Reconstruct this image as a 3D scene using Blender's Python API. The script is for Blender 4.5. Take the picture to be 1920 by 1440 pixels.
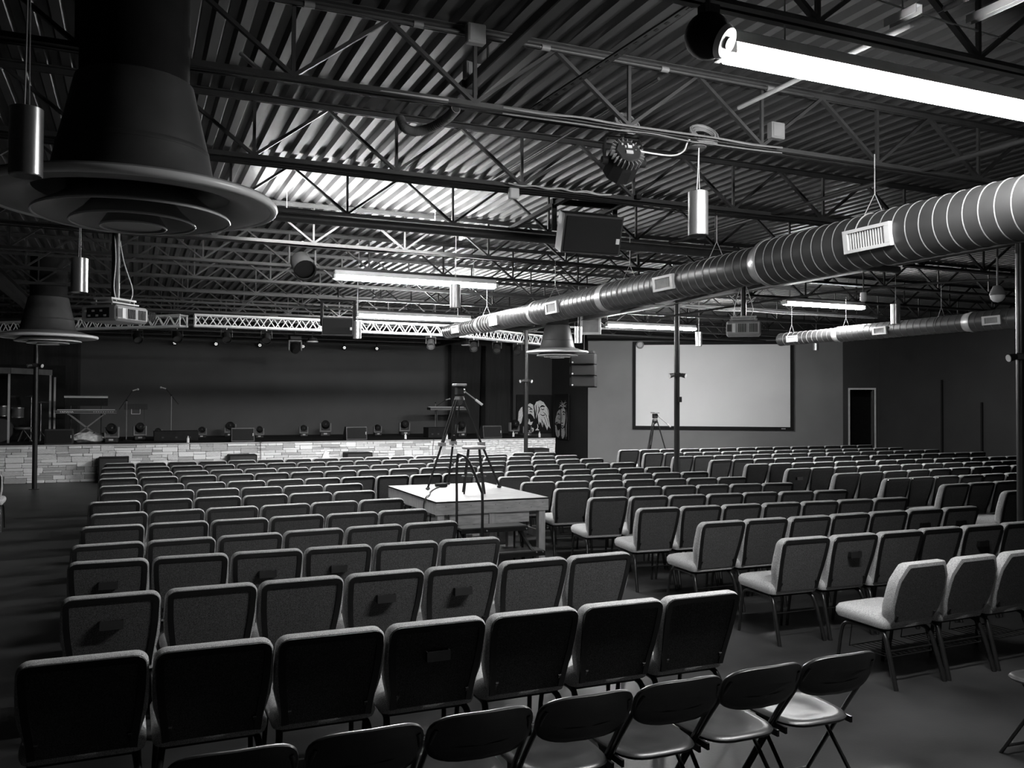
import bpy, math, random
from mathutils import Vector, Matrix, Euler
random.seed(7)
for o in list(bpy.data.objects): bpy.data.objects.remove(o, do_unlink=True)
SC = bpy.context.scene
COL = SC.collection
PI = math.pi

# ------------------------------------------------------------------ camera, world, exposure
cam_d = bpy.data.cameras.new('camera'); cam = bpy.data.objects.new('camera', cam_d); COL.objects.link(cam)
cam_d.sensor_width = 36.0; cam_d.lens = 1640.0 / 1920.0 * 36.0; cam_d.clip_end = 200; cam_d.clip_start = 0.05
YAW, PITCH, ROLL = math.radians(23.4), math.radians(1.14), math.radians(0.26)
fw = Vector((math.sin(YAW)*math.cos(PITCH), math.cos(YAW)*math.cos(PITCH), math.sin(PITCH)))
rt = Vector((math.cos(YAW), -math.sin(YAW), 0)); up = rt.cross(fw)
r2 = math.cos(ROLL)*rt + math.sin(ROLL)*up; u2 = -math.sin(ROLL)*rt + math.cos(ROLL)*up
cm = Matrix.Identity(4)
for i in range(3):
    cm[i][0] = r2[i]; cm[i][1] = u2[i]; cm[i][2] = -fw[i]
cm[2][3] = 1.97
cam.matrix_world = cm
SC.camera = cam
w = bpy.data.worlds.new('world'); SC.world = w; w.use_nodes = True
w.node_tree.nodes['Background'].inputs[0].default_value = (0.5, 0.5, 0.5, 1)
w.node_tree.nodes['Background'].inputs[1].default_value = 0.0
SC.view_settings.view_transform = 'Standard'; SC.view_settings.look = 'None'
SC.view_settings.gamma = 1.0; SC.view_settings.use_curve_mapping = False
SC.view_settings.exposure = 2.4
TUBE = 42.0           # radiance of a lit fluorescent lens

# ------------------------------------------------------------------ materials (all procedural)
def mat(name, v, rough=0.6, metal=0.0, var=0.25, scale=30.0, bump=0.0, spec=0.4, emit=0.0, bscale=None, stretch=None, detail=4.0):
    m = bpy.data.materials.new(name); m.use_nodes = True
    nt = m.node_tree; b = nt.nodes['Principled BSDF']
    b.inputs['Roughness'].default_value = rough; b.inputs['Metallic'].default_value = metal
    b.inputs['Specular IOR Level'].default_value = spec
    tc = nt.nodes.new('ShaderNodeTexCoord'); src = tc.outputs['Object']
    if stretch:
        mp = nt.nodes.new('ShaderNodeMapping'); mp.inputs['Scale'].default_value = stretch
        nt.links.new(src, mp.inputs[0]); src = mp.outputs[0]
    n = nt.nodes.new('ShaderNodeTexNoise'); n.inputs['Scale'].default_value = scale; n.inputs['Detail'].default_value = detail
    nt.links.new(src, n.inputs['Vector'])
    r = nt.nodes.new('ShaderNodeValToRGB')
    lo, hi = max(0, v*(1-var)), min(1, v*(1+var))
    r.color_ramp.elements[0].position = 0.3; r.color_ramp.elements[1].position = 0.7
    r.color_ramp.elements[0].color = (lo, lo, lo, 1); r.color_ramp.elements[1].color = (hi, hi, hi, 1)
    nt.links.new(n.outputs['Fac'], r.inputs[0]); nt.links.new(r.outputs[0], b.inputs['Base Color'])
    if bump:
        n2 = nt.nodes.new('ShaderNodeTexNoise'); n2.inputs['Scale'].default_value = bscale or scale*4
        nt.links.new(src, n2.inputs['Vector'])
        bp = nt.nodes.new('ShaderNodeBump'); bp.inputs['Strength'].default_value = bump; bp.inputs['Distance'].default_value = 0.01
        nt.links.new(n2.outputs['Fac'], bp.inputs['Height']); nt.links.new(bp.outputs[0], b.inputs['Normal'])
    if emit:
        b.inputs['Emission Color'].default_value = (1, 1, 1, 1); b.inputs['Emission Strength'].default_value = emit
    return m
M = {}
M['floor'] = mat('floor_sealed', 0.03, 0.42, var=0.45, scale=1.6, bump=0.06, bscale=60, spec=0.4, detail=9)
M['deck'] = mat('deck_paint', 0.04, 0.5, var=0.18, scale=3)
M['steel'] = mat('joist_paint', 0.036, 0.45, var=0.2, scale=8)
M['column'] = mat('column_paint', 0.018, 0.35, var=0.15, scale=6)
M['wall_black'] = mat('wall_black', 0.022, 0.7, var=0.12, scale=2)
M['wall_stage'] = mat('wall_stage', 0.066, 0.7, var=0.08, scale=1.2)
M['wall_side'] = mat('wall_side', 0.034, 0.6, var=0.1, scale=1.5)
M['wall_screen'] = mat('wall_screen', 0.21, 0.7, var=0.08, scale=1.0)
M['curtain'] = mat('curtain', 0.02, 0.9, var=0.2, scale=6, stretch=(6, 6, 0.3))
M['fabric'] = mat('chair_fabric', 0.42, 0.95, var=0.6, scale=260, bump=0.35, bscale=420, spec=0.1, detail=2)
M['fabric_back'] = mat('chair_panel_fabric', 0.075, 0.95, var=0.7, scale=230, bump=0.3, bscale=420, spec=0.1, detail=2)
M['frame'] = mat('chair_frame', 0.012, 0.3, var=0.2, scale=12, spec=0.5)
M['plastic'] = mat('black_plastic', 0.02, 0.33, var=0.3, scale=10, bump=0.05, bscale=150, spec=0.5)
M['plastic_seat'] = mat('moulded_plastic', 0.035, 0.33, var=0.3, scale=12, bump=0.04, bscale=200, spec=0.5)
M['black'] = mat('black_matte', 0.012, 0.75, var=0.2, scale=10, spec=0.2)
M['dark'] = mat('dark_grey', 0.027, 0.5, var=0.15, scale=8)
M['grille'] = mat('speaker_grille', 0.022, 0.9, var=0.2, scale=300, spec=0.08)
M['mid'] = mat('mid_grey', 0.18, 0.45, var=0.15, scale=8)
M['duct'] = mat('duct_paint', 0.042, 0.38, metal=0.0, var=0.14, scale=4, spec=0.6)
M['band'] = mat('duct_band', 0.42, 0.35, metal=0.3, var=0.2, scale=10)
M['seam'] = mat('duct_seam', 0.24, 0.4, var=0.15, scale=10)
M['register'] = mat('register_metal', 0.62, 0.35, var=0.08, scale=8)
M['diffuser'] = mat('diffuser_metal', 0.30, 0.35, var=0.1, scale=4, spec=0.5)
M['diffuser_dark'] = mat('diffuser_painted', 0.06, 0.5, var=0.2, scale=4)
M['rim'] = mat('diffuser_rim', 0.72, 0.35, var=0.06, scale=4, spec=0.5)
M['alu'] = mat('brushed_aluminium', 0.62, 0.3, metal=0.85, var=0.1, scale=40, stretch=(20, 20, 1))
M['truss'] = mat('truss_aluminium', 0.92, 0.35, metal=0.0, var=0.08, scale=10)
M['white'] = mat('white_paint', 0.7, 0.4, var=0.06, scale=8)
M['light_grey'] = mat('light_grey', 0.45, 0.4, var=0.1, scale=8)
M['proj'] = mat('projector_case', 0.28, 0.4, var=0.08, scale=8)
M['cable'] = mat('cable_black', 0.02, 0.4, var=0.2, scale=10)
M['cable_white'] = mat('cable_white', 0.6, 0.4, var=0.1, scale=10)
M['screen'] = mat('screen_fabric', 0.82, 0.8, var=0.02, scale=1)
M['stone'] = mat('ledger_stone', 0.72, 0.85, var=0.38, scale=9, bump=0.5, bscale=22, stretch=(1, 1, 5), detail=6)
M['stone_dark'] = mat('ledger_stone_grey', 0.5, 0.85, var=0.3, scale=9, bump=0.5, bscale=22, stretch=(1, 1, 5), detail=6)
M['stone_pale'] = mat('ledger_stone_pale', 0.88, 0.85, var=0.12, scale=9, bump=0.4, bscale=22, stretch=(1, 1, 5), detail=6)
M['mortar'] = mat('stone_backing', 0.06, 0.9, var=0.2, scale=20)
M['plywood'] = mat('plywood', 0.25, 0.5, var=0.22, scale=3, stretch=(1.5, 12, 4), detail=7)
M['lumber'] = mat('pine_lumber', 0.44, 0.6, var=0.22, scale=4, stretch=(2, 10, 10), detail=6)
M['lumber_v'] = mat('pine_lumber_upright', 0.44, 0.6, var=0.22, scale=4, stretch=(10, 10, 1.5), detail=6)
for k_, e_ in (('tube', 1.0), ('tube_soft', .8), ('tube_strong', 2.1), ('tube_far', 1.4)): M[k_] = mat('lit_'+k_, 0.9, 0.4, emit=TUBE*e_)
M['led'] = mat('lit_led', 0.9, 0.4, emit=0.5)
M['lamp_dim'] = mat('reflector', 0.8, 0.2, metal=0.7, var=0.05)
M['paint_light'] = mat('painted_light', 0.9, 0.8, var=0.5, scale=22, stretch=(3, 3, 1), detail=6)
M['paint_mid'] = mat('painted_grey', 0.5, 0.8, var=0.5, scale=25, detail=6)
M['key_white'] = mat('key_white', 0.6, 0.3, var=0.03)
M['bag'] = mat('crumpled_white', 0.65, 0.5, var=0.35, scale=12, bump=0.8, bscale=14)
M['drum'] = mat('drum_shell', 0.12, 0.3, var=0.2, scale=6)
M['chrome'] = mat('chrome', 0.75, 0.18, metal=0.9, var=0.05)
def glass():
    m = bpy.data.materials.new('clear_acrylic'); m.use_nodes = True
    nt = m.node_tree; nt.nodes.clear()
    o = nt.nodes.new('ShaderNodeOutputMaterial'); mx = nt.nodes.new('ShaderNodeMixShader')
    t = nt.nodes.new('ShaderNodeBsdfTransparent'); g = nt.nodes.new('ShaderNodeBsdfGlossy')
    t.inputs[0].default_value = (0.9, 0.9, 0.9, 1); g.inputs['Roughness'].default_value = 0.05; mx.inputs[0].default_value = 0.05
    nt.links.new(t.outputs[0], mx.inputs[1]); nt.links.new(g.outputs[0], mx.inputs[2])
    nt.links.new(mx.outputs[0], o.inputs[0]); return m
M['glass'] = glass()

# ------------------------------------------------------------------ mesh helpers
class MB:
    def __init__(s): s.v = []; s.f = []
    def add(s, vs, fs):
        n = len(s.v); s.v += [tuple(v) for v in vs]; s.f += [tuple(i+n for i in f) for f in fs]; return s
    def box(s, c, d, rot=None, bev=0.0):
        hx, hy, hz = d[0]/2, d[1]/2, d[2]/2; c = Vector(c)
        if bev > 0:
            b = min(bev, hx*.9, hy*.9, hz*.9); vs = []
            for sx in (-1, 1):
                for sy in (-1, 1):
                    for sz in (-1, 1):
                        vs += [Vector((sx*(hx-b), sy*(hy-b), sz*hz)), Vector((sx*(hx-b), sy*hy, sz*(hz-b))), Vector((sx*hx, sy*(hy-b), sz*(hz-b)))]
            def i(sx, sy, sz, k): return (((sx > 0)*2+(sy > 0))*2+(sz > 0))*3+k
            fs = []
            for z in (-1, 1): fs.append([i(-1,-1,z,0), i(1,-1,z,0), i(1,1,z,0), i(-1,1,z,0)][::z])
            for y in (-1, 1): fs.append([i(-1,y,-1,1), i(1,y,-1,1), i(1,y,1,1), i(-1,y,1,1)][::-y])
            for x in (-1, 1): fs.append([i(x,-1,-1,2), i(x,1,-1,2), i(x,1,1,2), i(x,-1,1,2)][::x])
            for x in (-1, 1):
                for y in (-1, 1): fs.append([i(x,y,-1,1), i(x,y,1,1), i(x,y,1,2), i(x,y,-1,2)][::x*y])
                for z in (-1, 1): fs.append([i(x,-1,z,0), i(x,1,z,0), i(x,1,z,2), i(x,-1,z,2)][::-x*z])
            for y in (-1, 1):
                for z in (-1, 1): fs.append([i(-1,y,z,0), i(1,y,z,0), i(1,y,z,1), i(-1,y,z,1)][::y*z])
            for x in (-1, 1):
                for y in (-1, 1):
                    for z in (-1, 1): fs.append([i(x,y,z,0), i(x,y,z,1), i(x,y,z,2)][::-x*y*z])
        else:
            vs = [Vector((x*hx, y*hy, z*hz)) for x in (-1, 1) for y in (-1, 1) for z in (-1, 1)]
            fs = [(0,1,3,2), (4,6,7,5), (0,4,5,1), (2,3,7,6), (0,2,6,4), (1,5,7,3)]
        if rot is not None:
            R = rot if isinstance(rot, Matrix) else Euler(rot).to_matrix()
            vs = [R @ v for v in vs]
        return s.add([v+c for v in vs], fs)
    def bar(s, a, b, wd, ht, up=(0, 0, 1)):
        a, b = Vector(a), Vector(b); d = b-a; L = d.length; d.normalize(); u = Vector(up)
        if abs(d.dot(u)) > .98: u = Vector((1, 0, 0))
        x = d.cross(u).normalized(); z = x.cross(d)
        R = Matrix((x, d, z)).transposed()
        return s.box((a+b)/2, (wd, L, ht), R)
    def cyl(s, a, b, r, seg=10, r1=None, cap=True):
        a, b = Vector(a), Vector(b); d = (b-a)
        if r1 is None: r1 = r
        d.normalize(); u = Vector((0, 0, 1)) if abs(d.z) < .95 else Vector((1, 0, 0))
        x = d.cross(u).normalized(); y = d.cross(x).normalized(); vs = []
        for k in range(seg):
            t = 2*PI*k/seg; e = x*math.cos(t)+y*math.sin(t); vs.append(a+e*r)
        for k in range(seg):
            t = 2*PI*k/seg; e = x*math.cos(t)+y*math.sin(t); vs.append(b+e*r1)
        fs = [((k+1) % seg, k, seg+k, seg+(k+1) % seg) for k in range(seg)]
        if cap: fs += [tuple(range(seg)), tuple(range(2*seg-1, seg-1, -1))]
        return s.add(vs, fs)
    def tube(s, pts, r, seg=6, closed=False, cap=True):
        P = [Vector(p) for p in pts]; n = len(P); vs = []; prev = None
        for i, p in enumerate(P):
            if closed: t = (P[(i+1) % n]-P[i-1])
            else: t = P[min(i+1, n-1)]-P[max(i-1, 0)]
            t.normalize()
            if prev is None:
                u = Vector((0, 0, 1)) if abs(t.z) < .9 else Vector((1, 0, 0)); x = t.cross(u).normalized()
            else:
                x = prev-t*prev.dot(t)
                if x.length < 1e-5: x = t.cross(Vector((0, 0, 1)))
                x.normalize()
            prev = x; y = t.cross(x)
            for k in range(seg):
                a = 2*PI*k/seg; vs.append(p+(x*math.cos(a)+y*math.sin(a))*r)
        fs = []
        for i in range(n if closed else n-1):
            j = (i+1) % n
            for k in range(seg):
                k2 = (k+1) % seg; fs.append((i*seg+k, i*seg+k2, j*seg+k2, j*seg+k))
        if cap and not closed: fs += [tuple(range(seg-1, -1, -1)), tuple((n-1)*seg+k for k in range(seg))]
        return s.add(vs, fs)
    def lathe(s, prof, seg=24, c=(0, 0, 0), axis='z'):
        c = Vector(c); n = len(prof); vs = []
        for r, z in prof:
            for k in range(seg):
                t = 2*PI*k/seg
                v = (r*math.cos(t), r*math.sin(t), z)
                if axis == 'y': v = (v[0], z, v[1])
                if axis == 'x': v = (z, v[0], v[1])
                vs.append(c+Vector(v))
        fs = [(i*seg+k, i*seg+(k+1) % seg, (i+1)*seg+(k+1) % seg, (i+1)*seg+k) for i in range(n-1) for k in range(seg)]
        if prof[0][0] > 1e-4: fs.append(tuple(range(seg-1, -1, -1)))
        if prof[-1][0] > 1e-4: fs.append(tuple((n-1)*seg+k for k in range(seg)))
        return s.add(vs, fs)
    def rings(s, rings, cap0=True, cap1=True):
        n = len(rings[0]); vs = [p for r in rings for p in r]
        fs = [(i*n+k, i*n+(k+1) % n, (i+1)*n+(k+1) % n, (i+1)*n+k) for i in range(len(rings)-1) for k in range(n)]
        if cap0: fs.append(tuple(range(n-1, -1, -1)))
        if cap1: fs.append(tuple((len(rings)-1)*n+k for k in range(n)))
        return s.add(vs, fs)
    def sphere(s, c, r, seg=10, sc=(1, 1, 1)):
        m = max(4, seg//2); prof = [(r*math.sin(PI*i/m), -r*math.cos(PI*i/m)) for i in range(m+1)]
        t = MB().lathe(prof, seg); c = Vector(c)
        return s.add([c+Vector((v[0]*sc[0], v[1]*sc[1], v[2]*sc[2])) for v in t.v], t.f)
    def mesh(s, name, smooth=None):
        me = bpy.data.meshes.new(name); me.from_pydata(s.v, [], s.f); me.validate(); me.update()
        if smooth is not None:
            me.shade_smooth(); me.set_sharp_from_angle(angle=math.radians(smooth))
        return me
    def build(s, name, m, parent=None, smooth=None, loc=None, rot=None):
        me = s.mesh(name, smooth); me.materials.append(M[m] if isinstance(m, str) else m)
        o = bpy.data.objects.new(name, me); COL.objects.link(o)
        if parent is not None: o.parent = parent
        if loc is not None: o.location = loc
        if rot is not None: o.rotation_euler = rot
        return o
def tag(o, label, cat, group=None, kind=None):
    o['label'] = label; o['category'] = cat
    if group: o['group'] = group
    if kind: o['kind'] = kind
    return o
def thing(name, label, cat, loc=(0, 0, 0), rot=(0, 0, 0), group=None):
    o = bpy.data.objects.new(name, None); COL.objects.link(o); o.location = loc; o.rotation_euler = rot
    o.empty_display_size = 0.1
    return tag(o, label, cat, group)
def struct(name, mb, m, label=None, smooth=None):
    o = mb.build(name, m, smooth=smooth); o['kind'] = 'structure'
    o['label'] = label or name; o['category'] = name.split('_')[0]
    return o
def inst(src, parent=None, **kw):
    o = src.copy(); COL.objects.link(o); o.parent = parent
    for k, v in kw.items(): setattr(o, k, v)
    return o
def copy_tree(o, parent=None, loc=None, rot=None):
    c = o.copy(); COL.objects.link(c); c.parent = parent
    if loc is not None: c.location = loc
    if rot is not None: c.rotation_euler = rot
    for ch in list(o.children): copy_tree(ch, c)
    return c
ORD = ['zeroth', 'first', 'second', 'third', 'fourth', 'fifth', 'sixth', 'seventh', 'eighth', 'ninth', 'tenth', 'eleventh', 'twelfth', 'thirteenth', 'fourteenth', 'fifteenth', 'sixteenth', 'seventeenth', 'eighteenth', 'nineteenth', 'twentieth']
def bez(pts, n=6):
    P = [Vector(p) for p in pts]; out = []
    for i in range(len(P)-1):
        p0 = P[max(i-1, 0)]; p1 = P[i]; p2 = P[i+1]; p3 = P[min(i+2, len(P)-1)]
        for k in range(n):
            t = k/n
            out.append(0.5*((2*p1)+(p2-p0)*t+(2*p0-5*p1+4*p2-p3)*t*t+(3*p1-p0-3*p2+p3)*t**3))
    out.append(P[-1]); return out
# ------------------------------------------------------------------ room shell
DECK_Z = 4.30; JB = 3.80          # underside of the roof deck, underside of the joists
X0, X1, Y0, Y1 = -11.0, 19.95, -5.0, 28.0
struct('floor', MB().box(((X0+X1)/2, (Y0+Y1)/2, -0.05), (X1-X0+1, Y1-Y0+1, 0.1)), 'floor', 'dark sealed concrete floor of the hall')
def ceiling():
    mb = MB(); p = 0.1524; n = int((X1-X0)/p)+1; prof = []
    for i in range(n):
        x = X0+i*p
        prof += [(x, DECK_Z), (x+0.058, DECK_Z), (x+0.078, DECK_Z+0.045), (x+0.132, DECK_Z+0.045)]
    vs = []; fs = []
    for x, z in prof: vs += [(x, Y0, z), (x, Y1+.2, z)]
    for i in range(len(prof)-1): fs.append((2*i, 2*i+1, 2*i+3, 2*i+2))
    k = len(vs); xe = prof[-1][0]
    vs += [(X0, Y0, DECK_Z+.1), (X0, Y1+.2, DECK_Z+.1), (xe, Y0, DECK_Z+.1), (xe, Y1+.2, DECK_Z+.1)]; fs.append((k, k+1, k+3, k+2))
    mb.add(vs, fs); struct('ceiling', mb, 'deck', 'corrugated metal roof deck with ribs running toward the stage')
ceiling()
WH = DECK_Z+0.05
def wall(name, a, b, m, label, th=0.12, z0=0.0, z1=WH):
    a, b = Vector((a[0], a[1], 0)), Vector((b[0], b[1], 0)); d = (b-a).normalized(); nrm = Vector((-d.y, d.x, 0))
    mb = MB(); mb.bar(a+nrm*th/2+Vector((0, 0, (z0+z1)/2)), b+nrm*th/2+Vector((0, 0, (z0+z1)/2)), th, z1-z0)
    return struct(name, mb, m, label)
wall('wall_stage_back', (-1.40, 28), (9.75, 28), 'wall_stage', 'dark grey wall behind the stage')
wall('wall_stage_left', (-11, 28), (-1.40, 28), 'wall_black', 'black wall behind the drum booth')
wall('wall_stage_right', (9.75, 28), (13.3, 28), 'wall_black', 'black wall behind the stage curtains')
wall('wall_painting', (11.75, 27.05), (13.2, 27.05), 'wall_side', 'dark wall panel above the eagle painting')
wall('wall_return', (13.2, 27.05), (12.96, 24.0), 'wall_side', 'dark return wall beside the stage')
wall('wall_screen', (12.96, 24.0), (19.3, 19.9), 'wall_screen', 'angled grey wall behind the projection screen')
wall('wall_right', (19.95, 19.15), (19.95, -5), 'wall_side', 'dark right side wall')
wall('wall_left', (-11, -5), (-11, 28), 'wall_black', 'black left side wall')
wall('wall_rear', (19.95, -5), (-11, -5), 'wall_black', 'dark rear wall behind the photographer')
# door wall: angled short wall with an opening
da, db = Vector((19.3, 19.9, 0)), Vector((19.95, 19.15, 0)); dd = (db-da).normalized(); dn = Vector((-dd.y, dd.x, 0))
def dpt(t, off, z): return da+dd*t+dn*off+Vector((0, 0, z))
mb = MB(); L = (db-da).length; o0, o1, oh = 0.2, 0.86, 2.36
mb.bar(dpt(0, .06, WH/2), dpt(o0, .06, WH/2), .12, WH); mb.bar(dpt(o1, .06, WH/2), dpt(L, .06, WH/2), .12, WH)
mb.bar(dpt(o0, .06, (oh+WH)/2), dpt(o1, .06, (oh+WH)/2), .12, WH-oh)
struct('wall_door', mb, 'wall_black', 'short dark wall with the doorway')
dr = bpy.data.objects.new('door_1', None); COL.objects.link(dr); dr['kind'] = 'structure'; dr['label'] = 'open doorway with a pale frame in the far right corner'; dr['category'] = 'door'
for nm, t0, t1, z0, z1 in (('door_jamb', o0-.05, o0, 0, oh), ('door_jamb', o1, o1+.05, 0, oh), ('door_head', o0-.05, o1+.05, oh, oh+.05)):
    MB().bar(dpt(t0, .04, (z0+z1)/2), dpt(t1, .04, (z0+z1)/2), .16, z1-z0).build(nm, 'light_grey', dr)
MB().bar(dpt(o1-.05, .1, oh/2), dpt(o1-.06, .75, oh/2), .04, oh-.02).build('door_leaf', 'dark', dr)
MB().bar(dpt(o1-.085, .07, oh/2), dpt(o1-.08, .075, oh/2), .012, oh-.1).build('hinge_strip', 'mid', dr)
MB().bar(dpt(-.2, 1.6, oh/2), dpt(1.3, 1.6, oh/2), .05, oh+.6).build('dark_room_wall', 'black', dr)
# bulkheads above the walls
def trim(n, a, b, m, lab, z0, z1, th): 
    a, b = Vector((a[0], a[1], (z0+z1)/2)), Vector((b[0], b[1], (z0+z1)/2))
    struct(n, MB().bar(a, b, th, z1-z0), m, lab)
trim('trim_1', (12.86, 23.86), (19.25, 19.72), 'wall_black', 'black bulkhead above the projection screen', 3.86, WH, .3)
trim('trim_2', (-1.4, 27.85), (12.9, 27.85), 'wall_black', 'black bulkhead above the stage wall', 3.86, WH, .3)
for k, (y, z1) in enumerate(((16.95, 2.6), (15.75, 2.0), (14.3, 3.2))):
    trim('trim_%d' % (k+3), (19.92, y), (19.92, y+.05), 'black', 'dark vertical seam on the right wall', 0, z1, .02)
trim('baseboard_right', (19.93, -4), (19.93, 19.1), 'black', 'black baseboard on the right wall', 0, .1, .02)

# ------------------------------------------------------------------ columns
def column(x, y, label, lights=True, ang=0.0, boxz=None):
    t = thing('steel_column', label, 'column', (x, y, 0), group='steel roof columns')
    MB().cyl((0, 0, 0.012), (0, 0, JB), .052, 16).build('shaft', 'column', t, 40)
    MB().box((0, 0, .006), (.2, .2, .012)).build('base_plate', 'column', t)
    MB().box((0, 0, JB-.006), (.24, .24, .012)).build('cap_plate', 'column', t)
    return t
CX = 9.2
column(-1.97, 21.8, 'black steel column in front of the stage near the drum booth')
column(CX, 20.35, 'black steel column beside the eagle painting at the stage end')
column(CX, 13.6, 'black steel column standing in front of the projection screen')
column(CX, 6.78, 'black steel column cut off by the right edge of the picture')
def emergency(x, y, z, rz, label, s=1.0):
    t = thing('emergency_light', label, 'light', (x, y, z), (0, 0, rz), 'twin head emergency lights')
    MB().box((0, -.075, 0), (.13, .05, .08), bev=.012).build('battery_box', 'dark', t)
    for sx in (-1, 1):
        h = MB().cyl((sx*.07, -.085, .0), (sx*.145, -.125, -.02), .036, 14, .046).build('lamp_head', 'dark', t, 40)
        MB().cyl((sx*.144, -.1245, -.0198), (sx*.15, -.128, -.0214), .04, 14).build('lens', 'white', h, 40)
    return t
emergency(-1.97, 21.8, 2.72, -.12, 'twin emergency lamps on the column by the drum booth')
emergency(CX, 20.35, 2.50, -.45, 'twin emergency lamps on the column beside the eagle painting')
emergency(CX, 13.6, 2.47, -.5, 'twin emergency lamps on the column before the projection screen')
emergency(CX, 6.78, 2.50, -.75, 'twin emergency lamps at the right edge of the picture')
o = MB().box((0, -.065, 0), (.07, .04, .1), bev=.006).build('switch_box', 'dark', None, loc=(CX+.05, 13.6, 2.02), rot=(0, 0, -.4)); tag(o, 'small grey box on the column before the projection screen', 'box')

# ------------------------------------------------------------------ open web joists
JY = [-0.25+1.78*k for k in range(16)]
JBAYS = [(-11.0, -1.97), (-1.97, CX), (CX, 19.9)]
def chord_mesh(L, z, top):
    mb = MB(); s = 1 if top else -1
    for sy in (-1, 1):
        mb.box((L/2, sy*.032, z), (L, .04, .006)); mb.box((L/2, sy*.0135, z-s*.02), (L, .005, .04))
    return mb
def joist(bay, y, rank, detail):
    x0, x1 = JBAYS[bay]; L = x1-x0
    nm = ['left', 'main', 'right'][bay]
    t = thing('roof_joist', 'dark steel open web roof joist, %s from the camera in the %s bay' % (ORD[rank], {'left': 'left', 'main': 'middle', 'right': 'right'}[nm]), 'joist', (x0, y, 0), group='open web roof joists')
    key = (bay,)
    if key not in JC:
        n = max(2, round(L/1.16)); p = L/n; zt, zb = DECK_Z-.008, JB+.006
        bars = []
        for i in range(n):
            xa, xm, xb = i*p, i*p+p/2, (i+1)*p
            bars += [((xa, 0, zt-.03), (xm, 0, zb+.03)), ((xb, 0, zt-.03), (xm, 0, zb+.03)), ((xm, 0, zt-.02), (xm, 0, zb+.02))]
        me = []
        for k, (a, b) in enumerate(bars):
            wd = .022 if k % 3 == 2 else .034
            q = MB().bar(a, b, .022, wd, (0, 1, 0)).mesh('web_bar'); q.materials.append(M['steel']); me.append(q)
        allw = MB()
        for k, (a, b) in enumerate(bars): allw.bar(a, b, .022, .022 if k % 3 == 2 else .034, (0, 1, 0))
        aw = allw.mesh('web'); aw.materials.append(M['steel'])
        tm = chord_mesh(L-.01, zt, True).mesh('top_chord'); tm.materials.append(M['steel'])
        bm_ = chord_mesh(L-.5, zb-.003, False).mesh('bottom_chord'); bm_.materials.append(M['steel'])
        JC[key] = (me, aw, tm, bm_)
    me, aw, tm, bm_ = JC[key]
    def add(n_, m_, x=0):
        ob = bpy.data.objects.new(n_, m_); COL.objects.link(ob); ob.parent = t; ob.location.x = x; return ob
    add('top_chord', tm, .005); add('bottom_chord', bm_, .25)
    if detail:
        for q in me: add('web_bar', q)
    else: add('web', aw)
JC = {}
for bay in range(3):
    rk = 0
    for k, y in enumerate(JY):
        if y < 1 or (bay == 0 and y < 8) or (bay == 2 and y > 22) : continue
        rk += 1
        joist(bay, y, rk, bay == 1 and y < 12 or bay == 2 and 6 < y < 14)
def girder(x, label):
    t = thing('roof_girder', label, 'girder', (x, 0, 0), group='roof girders')
    MB().box((0, 11.5, JB-.012), (.14, 33, .012)).build('bottom_flange', 'steel', t)
    MB().box((0, 11.5, JB+.1), (.01, 33, .2)).build('web_plate', 'steel', t)
    MB().box((0, 11.5, JB+.2), (.14, 33, .012)).build('top_flange', 'steel', t)
girder(CX, 'dark steel girder over the columns right of the main duct')
girder(-1.97, 'dark steel girder on the left toward the drum booth')

# ------------------------------------------------------------------ fluorescent fixtures
def fixture(x0, y, label, z=3.88, L=2.44, bare=False, lamp='tube'):
    t = thing('fluorescent_light', label, 'light', (x0, y, z), group='lit fluorescent strip lights')
    MB().box((L/2, 0, 0), (L, .11, .06), bev=.008).build('housing', 'white', t)
    if bare:
        for s in (-1, 1): MB().cyl((.03, s*.085, .0), (L-.03, s*.085, .0), .019, 10).build('tube', lamp, t, 40)
    else:
        MB().box((L/2, 0, -.034), (L, .145, .008)).build('reflector', 'white', t)
        hw, hh = .065, .06; pr = [(-hw, 0), (-hw, -hh*.6), (-hw*.7, -hh), (hw*.7, -hh), (hw, -hh*.6), (hw, 0)]
        MB().rings([[(.02, py, pz-.039) for py, pz in pr], [(L-.02, py, pz-.039) for py, pz in pr]]).build('lens', lamp, t)
    for x in (.0, L): MB().box((x, 0, -.06), (.03, .14, .06)).build('end_cap', 'light_grey', t)
    for x in (.35, L-.35): MB().cyl((x, 0, .03), (x, 0, DECK_Z-z), .004, 6).build('hanger_rod', 'light_grey', t)
    return t
fixture(1.2, 9.95, 'strip light tucked behind the thick crossing pipe, hardly visible', 4.02, bare=True, lamp='tube_soft')
fixture(2.52, 3.33, 'bright strip light at the upper right, nearest the camera', 3.67, lamp='tube_soft')
fixture(2.56, 12.21, 'bright strip light above the middle of the seating, left of the duct', 3.77)
fixture(4.17, 17.55, 'bright strip light right above the lighting truss', 3.77, lamp='tube_strong')
fixture(9.95, 17.55, 'bright strip light left of the projector before the screen', 3.79, lamp='tube_far')
fixture(10.5, 12.21, 'bright strip light above the right hand duct end', 3.79, 1.83)
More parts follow.
